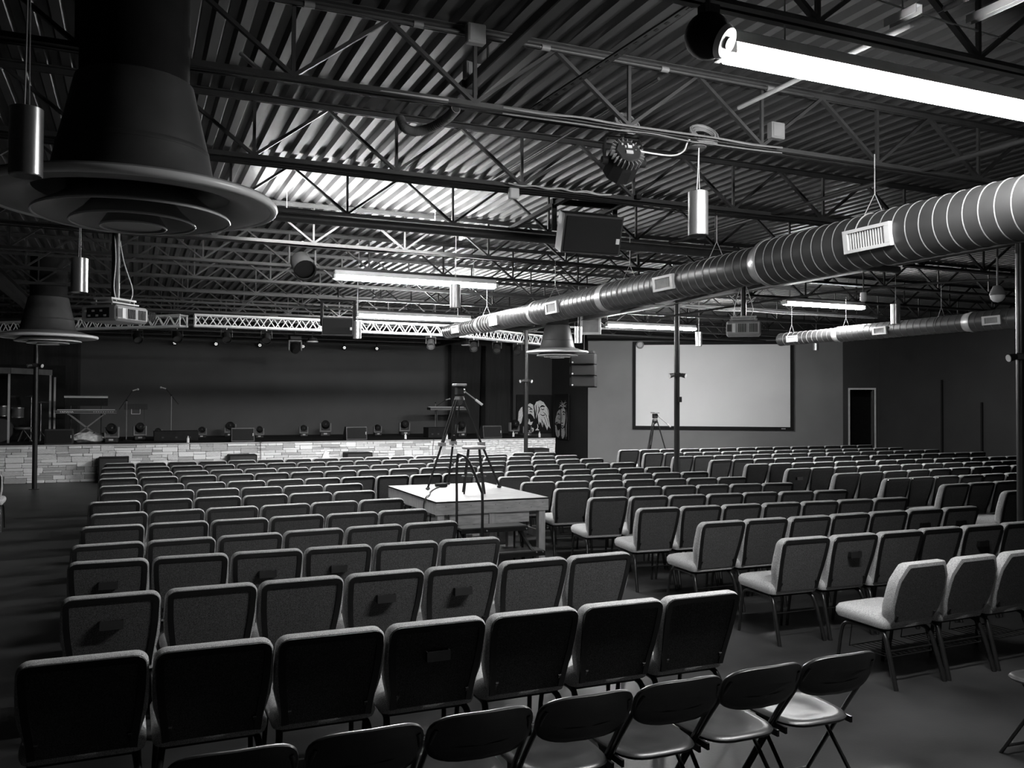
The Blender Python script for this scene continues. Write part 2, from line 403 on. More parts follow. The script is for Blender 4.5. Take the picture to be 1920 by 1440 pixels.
# ------------------------------------------------------------------ ducts
def duct(x, z, secs, regs, wires, label, seam_step=.115):
    t = thing('air_duct', label, 'duct', (x, 0, z), group='round spiral ducts')
    for i, (ya, yb, r) in enumerate(secs):
        s = MB().cyl((0, ya, 0), (0, yb, 0), r, 40).build('duct_section', 'duct', t, 40)
        mb = MB(); y = ya+.07
        while y < yb-.05:
            mb.tube([(r*math.cos(a)*1.002, y+(a/(2*PI))*.0, r*math.sin(a)*1.002) for a in [2*PI*k/40 for k in range(40)]], .0045, 5, closed=True); y += seam_step
        mb.build('spiral_seam', 'seam', s, 60)
        if i < len(secs)-1:
            r2_ = secs[i+1][2]
            MB().lathe([(r+.006, yb-.05), (r+.006, yb), (r2_+.006, yb+.05), (r2_+.006, yb+.09)], 40, axis='y').build('coupling_band', 'band', t, 40)
    ye = secs[-1][1]; r = secs[-1][2]
    MB().lathe([(r+.004, ye-.03), (r+.004, ye+.005), (r*.8, ye+.02), (0.0005, ye+.02)], 40, axis='y').build('end_cap', 'duct', t, 40)
    for (y, w, h, r, ang) in regs:
        g = bpy.data.objects.new('register', None); COL.objects.link(g); g.parent = t
        g.location = (-math.cos(ang)*(r+.012), y, -math.sin(ang)*(r+.012)); g.rotation_euler = (0, -ang, 0)
        fr = MB()
        fr.box((0, 0, h/2-.012), (.035, w, .024)); fr.box((0, 0, -h/2+.012), (.035, w, .024))
        fr.box((0, w/2-.022, 0), (.035, .044, h-.05)); fr.box((0, -w/2+.022, 0), (.035, .044, h-.05))
        fr.build('register_frame', 'register', g)
        sl = MB(); n = 14
        for k in range(n):
            yy = -w/2+.05+(w-.1)*(k+.5)/n; sl.box((.004, yy, 0), (.02, .008, h-.05), (0, 0, .4))
        sl.build('louvre', 'register', g)
        MB().box((.016, 0, 0), (.004, w-.06, h-.05)).build('register_back', 'black', g)
    for (y, r) in wires:
        mb = MB(); mb.cyl((0, y, r+.14), (0, y, 3.80-z+.05), .004, 6)
        mb.tube([(math.cos(a)*(r+.004), y, math.sin(a)*(r+.004)) for a in [-.2+(PI+.4)*k/20 for k in range(21)]], .004, 5)
        mb.cyl((-r*.55, y, r*.84), (0, y, r+.15), .003, 5); mb.cyl((r*.55, y, r*.84), (0, y, r+.15), .003, 5)
        mb.build('hanger_wire', 'light_grey', t)
    return t
duct(5.12, 3.2, [(1.2, 6.15, .20), (6.15, 8.95, .165), (8.95, 10.95, .16), (10.95, 13.05, .135), (13.05, 14.7, .115)],
     [(4.82, .44, .17, .20, .12), (7.55, .36, .15, .165, .1), (10.15, .34, .15, .16, .1), (12.2, .32, .14, .135, .1), (14.0, .3, .13, .115, .1)],
     [(4.95, .2), (6.9, .165), (8.5, .165), (10.4, .16), (12.85, .135), (14.2, .115)], 'long dark spiral duct running from upper right toward the stage')
duct(11.62, 3.2, [(6.4, 9.35, .15), (9.35, 12.05, .135), (12.05, 13.6, .12)],
     [(8.9, .3, .13, .15, .1), (11.0, .3, .13, .135, .1), (13.15, .28, .12, .12, .1)],
     [(7.4, .15), (9.9, .135), (11.9, .135), (13.3, .12)], 'short dark spiral duct at the right in front of the door', .13)

# ------------------------------------------------------------------ round ceiling diffusers
def diffuser(x, y, z, d, label):
    s = d/1.4
    t = thing('air_diffuser', label, 'diffuser', (x, y, z), group='large round ceiling air diffusers')
    R = d/2
    MB().lathe([(R*.62, .10*s), (R*.70, .03*s), (R*.86, -.005), (R*.985, .01), (R, .03), (R*.985, .045), (R*.84, .062*s), (R*.66, .10*s)], 56).build('outer_ring', 'diffuser', t, 50)
    MB().lathe([(R*.70, .066*s), (R*.60, .10*s), (R*.55, .145*s), (R*.52, .25*s), (R*.46, .43*s), (R*.40, .62*s), (R*.37, .63*s)], 40).build('neck', 'diffuser_dark', t, 35)
    MB().lathe([(R*.37, .625*s), (R*.37, 4.28-z)], 32).build('upper_duct', 'black', t, 35)
    MB().lathe([(R*.505, .262*s), (R*.517, .266*s), (R*.512, .29*s), (R*.50, .294*s)], 40).build('neck_seam', 'diffuser_dark', t, 60)
    MB().tube([(R*.975*math.cos(2*PI*k/56), R*.975*math.sin(2*PI*k/56), .02) for k in range(56)], .022*s, 8, closed=True).build('rolled_lip', 'rim', t, 60)
    for k, (r, zz) in enumerate(((.66, -.055), (.42, -.085), (.22, -.105))):
        MB().tube([(R*r*math.cos(2*PI*k/48), R*r*math.sin(2*PI*k/48), zz) for k in range(48)], .006*s, 6, closed=True).build('ring_lip', 'rim', t, 60)
        MB().lathe([(R*r*.55, zz+.13*s), (R*r*.78, zz+.045*s), (R*r*.95, zz+.006), (R*r, zz), (R*r*.995, zz+.012), (R*r*.8, zz+.06*s), (R*r*.56, zz+.145*s)], 48).build('inner_cone', 'diffuser', t, 50)
    MB().cyl((0, 0, -.1), (0, 0, -.096), R*.19, 30).build('centre_disc', 'diffuser', t)
    return t
diffuser(-.01, 4.80, 2.945, 1.40, 'huge round air diffuser hanging at the upper left')
diffuser(-1.29, 16.1, 2.97, 1.49, 'round air diffuser at the left in front of the column')
diffuser(8.75, 17.66, 3.06, 1.40, 'round air diffuser below the far end of the main duct')

# ------------------------------------------------------------------ pendant downlights
def pendant(x, y, z, label, d=.14, h=.31, top=DECK_Z):
    t = thing('pendant_light', label, 'light', (x, y, z), group='cylinder pendant lights')
    MB().lathe([(d/2-.008, -h/2+.02), (d/2-.004, -h/2), (d/2, -h/2+.004), (d/2, h/2-.003), (d/2-.006, h/2), (.0005, h/2)], 28).build('cylinder_shade', 'alu', t, 40)
    MB().cyl((0, 0, -h/2+.021), (0, 0, -h/2+.025), d/2-.008, 24).build('lens', 'mid', t)
    mb = MB(); zc = top-z
    mb.tube(bez([(-.012, 0, h/2), (-.006, 0, h/2+.08), (.004, 0, zc-.06), (0, 0, zc)]), .0035, 5); mb.tube(bez([(.015, 0, h/2), (.008, 0, h/2+.1), (.008, 0, zc)]), .0025, 5)
    mb.build('suspension_cable', 'cable_white', t)
    MB().lathe([(.0005, zc), (.055, zc), (.058, zc-.03), (.0005, zc-.035)], 20).build('canopy', 'mid', t, 40)
    return t
for (x, y, z, lab) in ((-.395, 3.86, 2.97, 'cylinder pendant hanging before the huge diffuser at left'), (-.46, 8.78, 3.09, 'cylinder pendant above the left projector'),
    (3.64, 5.12, 3.30, 'cylinder pendant hanging right of the loudspeaker, nearest the duct'), (3.84, 10.75, 3.34, 'cylinder pendant under the middle strip light'),
    (3.58, 15.1, 3.21, 'cylinder pendant beside the loudspeaker on the truss'), (7.62, 14.5, 3.22, 'cylinder pendant above the line array speakers'),
    (11.25, 15.8, 3.34, 'cylinder pendant hanging before the projection screen'), (10.76, 10.0, 3.34, 'cylinder pendant touching the right duct in view'),
    (16.4, 17.85, 3.5, 'tiny cylinder pendant below the right duct end')):
    k = .86 if y < 4 else 1; pendant(x, y, z, lab, .14*k, .31*k, JB if abs(y-5.12) < .01 else DECK_Z)

# ------------------------------------------------------------------ projectors
def projector(x, y, z, rz, w, d, h, label):
    top_ = DECK_Z
    t = thing('projector', label, 'projector', (x, y, z), (0, 0, rz), 'ceiling projectors')
    b = MB().box((0, 0, 0), (w, d, h), bev=.025).build('body', 'proj', t)
    # vented side faces the camera (-y)
    for k in range(3):
        v = MB()
        cx = -.02+k*.16*w/.5
        for q in range(5): v.box((cx+(q-2)*.024*w/.5, -d/2-.002, 0), (.012*w/.5, .006, h*.6))
        v.build('vent', 'black', b)
    MB().box((-w*.28, -d/2-.002, 0), (.045, .008, h*.62)).build('connector_plate', 'white', b)
    MB().box((-w*.41, -d/2-.002, 0), (.07, .006, h*.5)).build('panel', 'dark', b)
    MB().box((-w/2-.002, 0, .0), (.006, d*.62, h*.62)).build('socket_panel', 'black', b)
    for k in range(6): MB().box((-w/2-.006, -d*.2+k*.05, (.02 if k % 2 else -.03)), (.008, .03, .02)).build('socket', 'light_grey', b)
    MB().cyl((w*.2, d/2, 0), (w*.2, d/2+.08, 0), .07, 20, .06).build('lens_barrel', 'black', t, 40)
    MB().box((0, 0, h/2+.03), (w*.8, d*.6, .015)).build('mount_plate', 'light_grey', t)
    MB().box((0, 0, h/2+.075), (w*.75, d*.5, .02)).build('mount_bracket', 'light_grey', t)
    for sx in (-1, 1):
        for sy in (-1, 1): MB().cyl((sx*w*.33, sy*d*.22, h/2), (sx*w*.33, sy*d*.22, h/2+.08), .008, 6).build('mount_bolt', 'light_grey', t)
    MB().cyl((0, 0, h/2+.08), (0, 0, DECK_Z-z), .042, 18).build('pole', 'column', t, 40)
    mc = MB()
    for s in (-1, 1): mc.tube(bez([(s*.1, -.1, h/2+.05), (s*.14, -.1, h/2+.2), (s*.06, -.05, h/2+.5), (s*.03, 0, JB-z)]), .006, 5)
    mc.build('cable', 'cable_white', t)
    return t
projector(-.19, 10.31, 2.88, math.radians(50), .50, .46, .17, 'boxy projector hanging at left above the stage truss')
projector(8.76, 11.12, 3.12, math.radians(-38), .52, .46, .22, 'boxy projector hanging in front of the projection screen')

# ------------------------------------------------------------------ hanging loudspeakers
def loudspeaker(x, y, z, rz, tilt, w, h, d, label, top):
    t = thing('loudspeaker', label, 'speaker', (x, y, z), (0, 0, rz), 'hanging loudspeakers')
    T = Euler((tilt, 0, 0)).to_matrix()
    def tv(v): return T @ Vector(v)
    fr, bk = -d/2, d/2; wb = w*.72
    pts = [(-w/2, fr), (w/2, fr), (wb/2, bk), (-wb/2, bk)]
    mb = MB(); c = .02
    lo = [tv((px, py, -h/2)) for px, py in pts]; hi = [tv((px, py, h/2)) for px, py in pts]
    mb.rings([lo, hi]); mb.build('cabinet', 'dark', t)
    g = MB().box(tv((0, fr-.008, 0)), (w-.035, .018, h-.035), T, bev=.007).build('grille', 'grille', t)
    MB().box(tv((w*.43, fr-.02, -h*.12)), (.035, .006, .05), T).build('badge', 'white', t)
    mb = MB()
    for s in (-1, 1):
        mb.bar(tv((s*(w/2+.015), 0, 0)), tv((s*(w/2+.015), 0, 0))+Vector((0, 0, top-z)), .05, .012, (0, 1, 0))
    mb.build('hanging_bracket', 'black', t)
    mb = MB().bar((-w/2-.04, 0, top-z), (w/2+.04, 0, top-z), .05, .05)
    if y > 10: mb.cyl((0, 0, top-z), (0, 0, DECK_Z-z), .015, 8)
    mb.build('cross_bar', 'black', t)
    return t
t = loudspeaker(3.93, 7.35, 3.58, math.radians(-4), .30, .60, .36, .36, 'large black loudspeaker hanging left of the main duct', 3.855)
for s in (-.3, .3): MB().box((s, .42, .255), (.05, 1.9, .04)).build('support_bar', 'black', t)
loudspeaker(3.42, 15.93, 3.33, math.radians(-15), .1, .56, .32, .3, 'black loudspeaker hanging in front of the lighting truss', 3.8)
t = thing('line_array', 'stack of three black line array speakers beside the stage', 'speaker', (9.92, 18.58, 2.72), (0, 0, math.radians(-38)))
for k in range(3):
    b = MB().box((0, .02*k, .27-.27*k), (.58, .36, .255), (-.03*k, 0, 0), bev=.012).build('array_cabinet', 'black', t)
    MB().box((0, -.185+.02*k, .27-.27*k), (.52, .012, .21), (-.03*k, 0, 0)).build('array_grille', 'grille', b)
    MB().cyl((-.24, -.19, .19-.27*k), (-.24, -.2, .19-.27*k), .02, 10).build('array_bolt', 'light_grey', b)
    MB().box((-.31, .02*k, .27-.27*k), (.04, .3, .2), bev=.01).build('rigging_plate', 'black', b)
mb = MB(); mb.box((0, 0, .44), (.5, .3, .05)); mb.cyl((0, 0, .44), (0, 0, DECK_Z-2.72), .012, 8); mb.build('flying_frame', 'black', t)
# ------------------------------------------------------------------ box truss around the stage
def truss(a, b, label, sz=.22, chk=None):
    a, b = Vector(a), Vector(b); L = (b-a).length; ang = math.atan2(b.y-a.y, b.x-a.x)
    t = thing('box_truss', label, 'truss', a, (0, 0, ang), 'aluminium box truss sections')
    h = sz/2
    for sy in (-1, 1):
        for sz_ in (-1, 1): MB().cyl((0, sy*h, sz_*h), (L, sy*h, sz_*h), .022, 8).build('chord', 'truss', t, 40)
    n = max(1, round(L/.30)); p = L/n
    for sy in (-1, 1):
        for i in range(n):
            xa, xm, xb = i*p, i*p+p/2, (i+1)*p
            f = sy
            MB().cyl((xa, sy*h, -f*h), (xm, sy*h, f*h), .011, 6).build('lacing', 'truss', t)
            MB().cyl((xm, sy*h, f*h), (xb, sy*h, -f*h), .011, 6).build('lacing', 'truss', t)
    mb = MB()
    for i in range(n): mb.cyl((i*p, -h, h), ((i+1)*p, h, h), .009, 5); mb.cyl((i*p, -h, -h), ((i+1)*p, h, -h), .009, 5)
    mb.build('cross_lacing', 'truss', t)
    for x in (.02, L-.02):
        e = MB()
        for s in (-1, 1): e.cyl((x, s*h, -h), (x, s*h, h), .018, 6); e.cyl((x, -h, s*h), (x, h, s*h), .018, 6)
        e.build('end_frame', 'truss', t)
    mb = MB()
    for x in (L*.2, L*.8): mb.cyl((x, 0, h), (x, 0, DECK_Z-a.z), .006, 5)
    mb.build('hanging_chain', 'dark', t)
    return t
truss((-4.6, 24.4, 3.58), (-1.5, 21.45, 3.58), 'aluminium truss section at the far left edge')
truss((-1.21, 21.17, 3.6), (.94, 19.2, 3.6), 'aluminium truss section behind the left projector')
truss((1.12, 19.0, 3.6), (3.75, 19.0, 3.6), 'aluminium truss section left of the small hanging loudspeaker')
truss((3.9, 18.98, 3.6), (6.9, 19.15, 3.6), 'aluminium truss section behind the end of the duct')
truss((7.1, 19.3, 3.6), (10.3, 21.3, 3.6), 'aluminium truss section at the right behind the round diffuser')

# ------------------------------------------------------------------ stage lights
def par_can(x, y, z, rz, tilt, label, top, s=1.0, mat_='black', lens='dark'):
    t = thing('par_light', label, 'stage light', (x, y, z), (0, 0, rz), 'stage par lights')
    T = Euler((tilt, 0, 0)).to_matrix()
    def R(mb): mb.v = [tuple(T @ Vector(v)) for v in mb.v]; return mb
    R(MB().lathe([(.0005, .12*s), (.06*s, .12*s), (.09*s, .08*s), (.095*s, -.10*s), (.10*s, -.11*s), (.088*s, -.11*s), (.085*s, -.06*s), (.0005, -.055*s)], 20, axis='y')).build('can', mat_, t, 40)
    R(MB().cyl((0, -.075*s, 0), (0, -.07*s, 0), .082*s, 18)).build('lens', lens, t)
    mb = MB(); mb.tube([(-.115*s, 0, 0), (-.115*s, 0, .16*s), (.115*s, 0, .16*s), (.115*s, 0, 0)], .01*s, 6); mb.build('yoke', 'dark', t)
    MB().cyl((0, 0, .16*s), (0, 0, max(.2*s, top-z)), .012, 6).build('clamp', 'light_grey', t)
    return t
for x, y, rz, lab in ((.06, 20.0, .3, 'par light hanging under the left projector'), (.81, 19.35, .1, 'par light under the left truss joint'),
    (1.75, 19.0, 0, 'bright edged par light on the middle truss section'), (2.55, 19.0, -.2, 'par light near the middle of the truss'),
    (6.2, 19.1, -.3, 'par light just left of the duct end'), (7.4, 19.5, -.4, 'par light just right of the duct end'),
    (8.2, 20.0, -.5, 'par light beside the right truss bend'), (8.95, 20.45, -.5, 'par light nearest the column at the right truss')):
    par_can(x, y-.11, 3.27, rz, .7, lab, 3.475, .95)
par_can(1.81, 10.43, 3.57, .1, .6, 'big round black par light hanging left of the middle strip light', 3.85, 1.35, lens='dark')
t = thing('ball_spotlight', 'black round spotlight touching the end of the nearest strip light', 'stage light', (2.37, 3.26, 3.63))
MB().sphere((0, 0, 0), .105, 24).build('ball_housing', 'black', t, 60)
n_ = Vector((.45, -.75, -.5)).normalized()
MB().cyl(n_*.085, n_*.108, .078, 24, .066).build('lens_ring', 'rim', t, 40); MB().cyl(n_*.105, n_*.116, .026, 16).build('lens', 'mid', t, 40)
MB().box((.02, .02, .12), (.08, .06, .06)).build('clamp', 'dark', t); MB().cyl((0, 0, .1), (0, 0, DECK_Z-3.63), .012, 8).build('stem', 'dark', t)
def led_par(x, y, z, label):
    t = thing('led_par', label, 'stage light', (x, y, z), group='small LED lamps in a row above the stage wall')
    MB().lathe([(.0005, .1), (.06, .1), (.075, .04), (.075, -.04), (.0005, -.04)], 16, axis='y').build('can', 'black', t, 40)
    for k in range(7):
        a = k*PI/3; r = 0 if k == 6 else .036
        MB().cyl((r*math.cos(a), -.048, r*math.sin(a)), (r*math.cos(a), -.04, r*math.sin(a)), .009, 8).build('led', 'led', t)
    MB().cyl((0, .03, .07), (0, .03, 3.87-z), .012, 6).build('stem', 'black', t)
for k, x in enumerate((1.09, 2.23, 3.49, 4.78, 6.06, 7.1)): led_par(x*1.017, 27.76, 3.66, '%s from left of six tiny lit lamps above the stage wall' % ORD[k+1])
def moving_head(x, y, z, rz, s, label, tilt=0.0, hang=False):
    t = thing('moving_head', label, 'stage light', (x, y, z), (PI if hang else 0, 0, rz), 'moving head stage lights')
    MB().box((0, 0, .05*s), (.26*s, .22*s, .10*s), bev=.015*s).build('base', 'dark', t)
    MB().box((0, -.112*s, .06*s), (.09*s, .006, .04*s)).build('display', 'light_grey', t)
    mb = MB(); mb.box((0, 0, .12*s), (.30*s, .1*s, .04*s), bev=.01*s)
    for q in (-1, 1): mb.box((q*.135*s, 0, .23*s), (.035*s, .1*s, .22*s), bev=.01*s)
    mb.build('yoke', 'mid', t)
    T = Euler((tilt, 0, 0)).to_matrix()
    m = MB().lathe([(.0005, .13*s), (.07*s, .12*s), (.105*s, .05*s), (.11*s, -.05*s), (.095*s, -.12*s), (.08*s, -.12*s), (.075*s, -.1*s), (.0005, -.1*s)], 18, axis='y')
    m.v = [tuple(T @ Vector(v)+Vector((0, 0, .29*s))) for v in m.v]; m.build('head', 'black', t, 40)
    m = MB().sphere((0, -.10*s, 0), .034*s, 12, (1, .4, 1)); m.v = [tuple(T @ Vector(v)+Vector((0, 0, .29*s))) for v in m.v]; m.build('lens', 'plastic', t, 60)
    if hang: MB().cyl((0, 0, 0), (0, 0, -(DECK_Z-z)), .02, 8).build('clamp', 'dark', t)
SZ = .89
for x, y, s, lab in ((-.49, 24.3, 1.15, 'moving head light beside the keyboard at the stage front'), (.17, 25.6, 1.1, 'moving head light behind the clear lectern'),
    (.63, 26.0, .75, 'small moving head light right of the clear lectern'), (1.82, 26.5, .8, 'small moving head light left of the second stage monitor'),
    (2.64, 27.0, 1.1, 'moving head light partly behind the second stage monitor'), (3.35, 26.0, .8, 'slim moving head light turned sideways right of the second monitor'),
    (4.74, 26.8, .85, 'small moving head light, left of a pair behind the aisle'), (5.42, 26.9, 1.15, 'moving head light left of the third stage monitor'),
    (7.02, 26.8, .85, 'small moving head light right of the third monitor'), (7.89, 26.8, 1.15, 'moving head light left of the black stage box'),
    (9.2, 25.2, 1.1, 'moving head light seen between the camera tripod legs'), (11.2, 25.7, 1.2, 'moving head light by the eagle painting'),
    (11.3, 24.9, .9, 'moving head light in front of the eagle painting')):
    moving_head(x, y, SZ, random.uniform(-.3, .3), s, lab, random.uniform(-.5, .2))
moving_head(3.99, 24.0, 3.72, .0, 1.2, 'moving head light hanging upside down over the stage', .6, True)

# ------------------------------------------------------------------ multi cell light by the nearest joist
t = thing('led_floodlight', 'finned black floodlight with cables hanging above the loudspeaker', 'stage light', (3.09, 5.22, 3.63), (0, 0, math.radians(-8)))
T = Euler((math.radians(152), 0, 0)).to_matrix()
def rz_(mb): mb.v = [tuple(T @ Vector(v)) for v in mb.v]; return mb
rz_(MB().lathe([(.0005, .10), (.075, .10), (.10, .07), (.115, 0), (.12, -.1), (.105, -.1), (.0005, -.08)], 10, axis='y')).build('housing', 'black', t, 30)
rz_(MB().lathe([(.0005, .112), (.088, .112), (.095, .10)], 8, axis='y')).build('rear_plate', 'dark', t)
for q in range(5): rz_(MB().box((-.04+q*.02, .116, -.05+.02*(q % 2)), (.012, .008, .014))).build('connector', 'light_grey', t)
for k in range(22):
    a = 2*PI*k/22
    rz_(MB().box((.105*math.cos(a), .075, .105*math.sin(a)), (.03, .05, .006), (0, -a, 0))).build('fin', 'mid', t)
rz_(MB().box((0, .118, .02), (.05, .008, .025))).build('label_plate', 'light_grey', t)
rz_(MB().box((.01, .118, -.03), (.03, .008, .02))).build('socket', 'white', t)
MB().tube([(-.14, 0, 0), (-.14, 0, .1), (-.12, .02, .17), (.12, .02, .17), (.14, 0, .1), (.14, 0, 0)], .012, 6).build('yoke', 'black', t)
for s in (-1, 1): MB().cyl((s*.12, 0, 0), (s*.16, 0, 0), .03, 12).build('knob', 'black', t, 40)
MB().cyl((0, .02, .17), (0, .02, .2), .015, 8).build('clamp', 'light_grey', t)
MB().tube(bez([(.05, -.09, .06), (.2, -.08, .05), (.34, -.08, .05), (.42, -.08, .09), (.46, -.08, .17), (.56, -.08, .2)]), .006, 6).build('power_cable', 'cable_white', t, 60)

# ------------------------------------------------------------------ conduits, cables and boxes in the roof
def run(name, pts, r, m, label, cat, group=None, seg=8, smooth=True):
    o = MB().tube(bez(pts) if smooth else pts, r, seg).build(name, m, smooth=60); return tag(o, label, cat, group)
run('sprinkler_pipe', [(-1.9, 8.5, 3.72), (CX, 8.5, 3.72)], .045, 'steel', 'thick dark pipe crossing below the joists behind the loudspeaker', 'pipe', seg=14)
t = thing('conduit', 'electrical conduit with couplings along the nearest bright joist', 'conduit', (0, 5.03, 4.24), group='roof conduits')
MB().cyl((-1.9, 0, 0), (4.6, 0, 0), .014, 8).build('conduit_tube', 'steel', t, 60)
for x in (.9, 1.55, 2.4, 3.3, 4.2): MB().cyl((x-.03, 0, 0), (x+.03, 0, 0), .02, 8).build('coupling', 'mid', t, 60)
def jbox(x, y, z, m, label, s=.1, rz=0):
    o = MB().box((0, 0, 0), (s, s*.5, s), bev=.006).build('junction_box', m, None, loc=(x, y, z), rot=(0, 0, rz)); tag(o, label, 'box', 'junction boxes'); MB().box((0, -s*.26, 0), (s*.8, .006, s*.8)).build('cover_plate', m, o); return o
jbox(1.90, 4.98, 4.22, 'mid', 'grey junction box on the conduit of the nearest bright joist', .12)
jbox(2.12, 5.62, 4.245, 'mid', 'grey junction box on the roof deck beyond the nearest joist', .12, .2)
jbox(2.95, 6.80, 3.74, 'white', 'white junction box on the cable bundle left of the loudspeaker', .09)
jbox(4.28, 5.06, 3.95, 'mid', 'grey junction box with two cable glands under the nearest strip light', .12)
def strut(x, y, label, L=.36, z=4.0):
    t = thing('strut_channel', label, 'bracket', (x, y, z), group='slotted strut pieces above the nearest strip light')
    MB().box((0, 0, 0), (.041, L, .004)).build('channel_back', 'light_grey', t)
    for s in (-1, 1): MB().box((s*.0195, 0, -.02), (.003, L, .04)).build('channel_side', 'light_grey', t)
    MB().cyl((0, 0, 0), (0, 0, DECK_Z-z), .005, 6).build('rod', 'light_grey', t)
strut(3.0, 3.05, 'slotted strut piece above the left end of the nearest strip light'); strut(4.0, 3.05, 'slotted strut piece above the middle of the nearest strip light'); strut(3.5, 3.2, 'slotted strut piece touching the nearest strip light', .2, 3.92)
run('conduit', [(3.9, 2.2, 4.05), (3.9, 5.0, 4.05)], .016, 'light_grey', 'thin bright conduit crossing above the nearest strip light', 'conduit', 'roof conduits')
run('conduit', [(5.75, 2.5, 3.83), (5.75, 9.5, 3.83)], .02, 'steel', 'thin conduit running beside the main duct', 'conduit', 'roof conduits')
run('conduit', [(3.3, 5.1, 4.2), (3.3, 8.6, 4.2)], .012, 'steel', 'thin conduit running between joists above the floodlight', 'conduit', 'roof conduits')
# slotted angle hanging diagonally under the deck
t = thing('slotted_angle', 'dark slotted steel angle slung below the deck toward the floodlight', 'bracket', (0, 0, 0))
a, b = Vector((2.75, 3.5, 4.1)), Vector((2.35, 5.15, 3.86)); MB().bar(a, b, .05, .006).build('flange', 'column', t); MB().bar(a+Vector((.025, 0, .02)), b+Vector((.025, 0, .02)), .005, .045).build('web_plate', 'column', t)
mb = MB()
for k in range(22):
    q = a.lerp(b, (k+.5)/22); mb.bar(q-(b-a).normalized()*.014-Vector((0, 0, .005)), q+(b-a).normalized()*.014-Vector((0, 0, .005)), .018, .003)
mb.build('slot', 'black', t)
t = thing('track_channel', 'thick dark channel with a box, slung under the deck behind the nearest joist', 'bracket', (2.11, 0, 4.16))
MB().box((0, 4.55, 0), (.07, 2.2, .07), bev=.006).build('channel', 'column', t); MB().box((0, 5.68, -.02), (.12, .1, .1), bev=.006).build('end_box', 'dark', t)
for y in (3.7, 5.3): MB().cyl((0, y, .03), (0, y, DECK_Z-4.16), .008, 6).build('rod', 'dark', t)
t = thing('access_panel', 'pale square framed panel hanging left of the far strip light', 'panel', (9.32, 17.15, 3.70), (0, 0, -.6))
for cx, cz, w_, h_ in ((0, .21, .46, .05), (0, -.21, .46, .05), (-.205, 0, .05, .37), (.205, 0, .05, .37)): MB().box((cx, 0, cz), (w_, .04, h_)).build('frame_rail', 'light_grey', t)
MB().box((0, .01, 0), (.37, .012, .37)).build('panel_face', 'mid', t)
for s in (-1, 1): MB().cyl((s*.18, 0, .22), (s*.18, 0, DECK_Z-3.70), .006, 6).build('rod', 'dark', t)
# cable bundles on the bottom chords
def bundle(y, x0, x1, z, n, label, m='cable', sag=.012):
    t = thing('cable_bundle', label, 'cable', (0, y, z), group='cable bundles along the joists')
    for k in range(n):
        oy, oz = random.uniform(-.05, .05), random.uniform(-.01, .03); pts = []
        nx = 9
        for i in range(nx): pts.append((x0+(x1-x0)*i/(nx-1), oy+random.uniform(-.008, .008), oz+random.uniform(-.006, .006)-(sag if i % 2 else 0)))
        MB().tube(bez(pts, 4), random.uniform(.004, .007), 5).build('cable', m, t, 60)
bundle(5.09, -1.5, 3.0, 3.79, 5, 'black cables lying along the nearest bright joist')
bundle(5.06, 2.1, 4.3, 3.785, 2, 'pale cables lying along the nearest bright joist', 'mid', .003)
bundle(6.87, -1.5, 8.5, 3.78, 10, 'thick black cable bundle under the second joist')
bundle(6.84, 2.9, 3.9, 3.80, 2, 'pale cables running from the white box under the second joist', 'cable_white', .01)
bundle(10.43, -1.5, 8.6, 3.79, 5, 'black cable bundle under the joist behind the loudspeaker')
bundle(13.99, 8.0, 14.5, 3.78, 5, 'pale cable bundle above the right projector', 'light_grey')
# coil of cable on the nearest joist
def coil(x, y, z, label, r=.09, n=6, m='light_grey', tilt=.5):
    pts = []
    for k in range(n*14):
        a = 2*PI*k/14; rr = r+.014*math.sin(k*.37); pts.append((rr*1.25*math.cos(a), rr*.6*math.sin(a), tilt*rr*math.sin(a)+.012*math.sin(k*.11)))
    o = MB().tube(pts, .006, 5).build('cable_coil', m, None, 60, (x, y, z)); return tag(o, label, 'cable', 'coiled cables')
coil(3.05, 5.1, 3.86, 'small pale coil of cable above the floodlight', .06, 5, 'mid', 1.0); coil(3.68, 5.1, 3.86, 'tangled coil of cable above the hanging pendant', .08, 9, 'mid', .8)
# flexible hose
HOSE = [(1.58, 5.52, 3.82), (1.60, 5.48, 3.75), (1.66, 5.45, 3.725), (1.74, 5.38, 3.735), (1.80, 5.22, 3.76), (1.82, 5.10, 3.79)]
o = MB().tube(bez(HOSE, 8), .026, 10).build('flexible_hose', 'dark', None, 60); tag(o, 'short ribbed black flexible hose left of the junction boxes', 'hose')
mb = MB(); P = bez(HOSE, 10)
for i in range(1, len(P)-1):
    d = (P[i+1]-P[i-1]).normalized(); mb.cyl(P[i]-d*.004, P[i]+d*.004, .032, 10)
mb.build('hose_rib', 'mid', o, 40)
run('armoured_cable', [(.55, 5.3, 4.0), (.75, 5.2, 3.85), (1.2, 5.1, 3.82), (1.75, 5.05, 3.81)], .012, 'light_grey', 'pale armoured cable drooping over the nearest bright joist', 'cable')
run('wire', [(3.3, 3.3, 4.02), (4.1, 3.3, 3.98), (5.3, 3.4, 4.02)], .005, 'light_grey', 'thin wire above the nearest strip light', 'wire')
run('wire', [(8.3, 13.2, 3.42), (10.2, 10.3, 3.72), (11.2, 7.0, 3.6)], .018, 'dark', 'slack dark hose drooping across at the right above the short duct', 'wire')
t = thing('security_camera', 'white dome security camera hanging at the far right', 'camera', (9.96, 7.65, 3.33))
MB().lathe([(.0005, .13), (.05, .12), (.09, .03), (.095, 0), (.0005, 0)], 20).build('housing', 'mid', t, 40)
MB().lathe([(.088, 0), (.08, -.04), (.05, -.075), (.0005, -.09)], 20).build('dome', 'white', t, 60)
MB().cyl((0, 0, .12), (0, 0, DECK_Z-3.33), .012, 8).build('stem', 'mid', t)
t = thing('smoke_detector', 'small white detector on a thin stem at the far right ceiling', 'detector', (9.3, 9.2, 3.45))
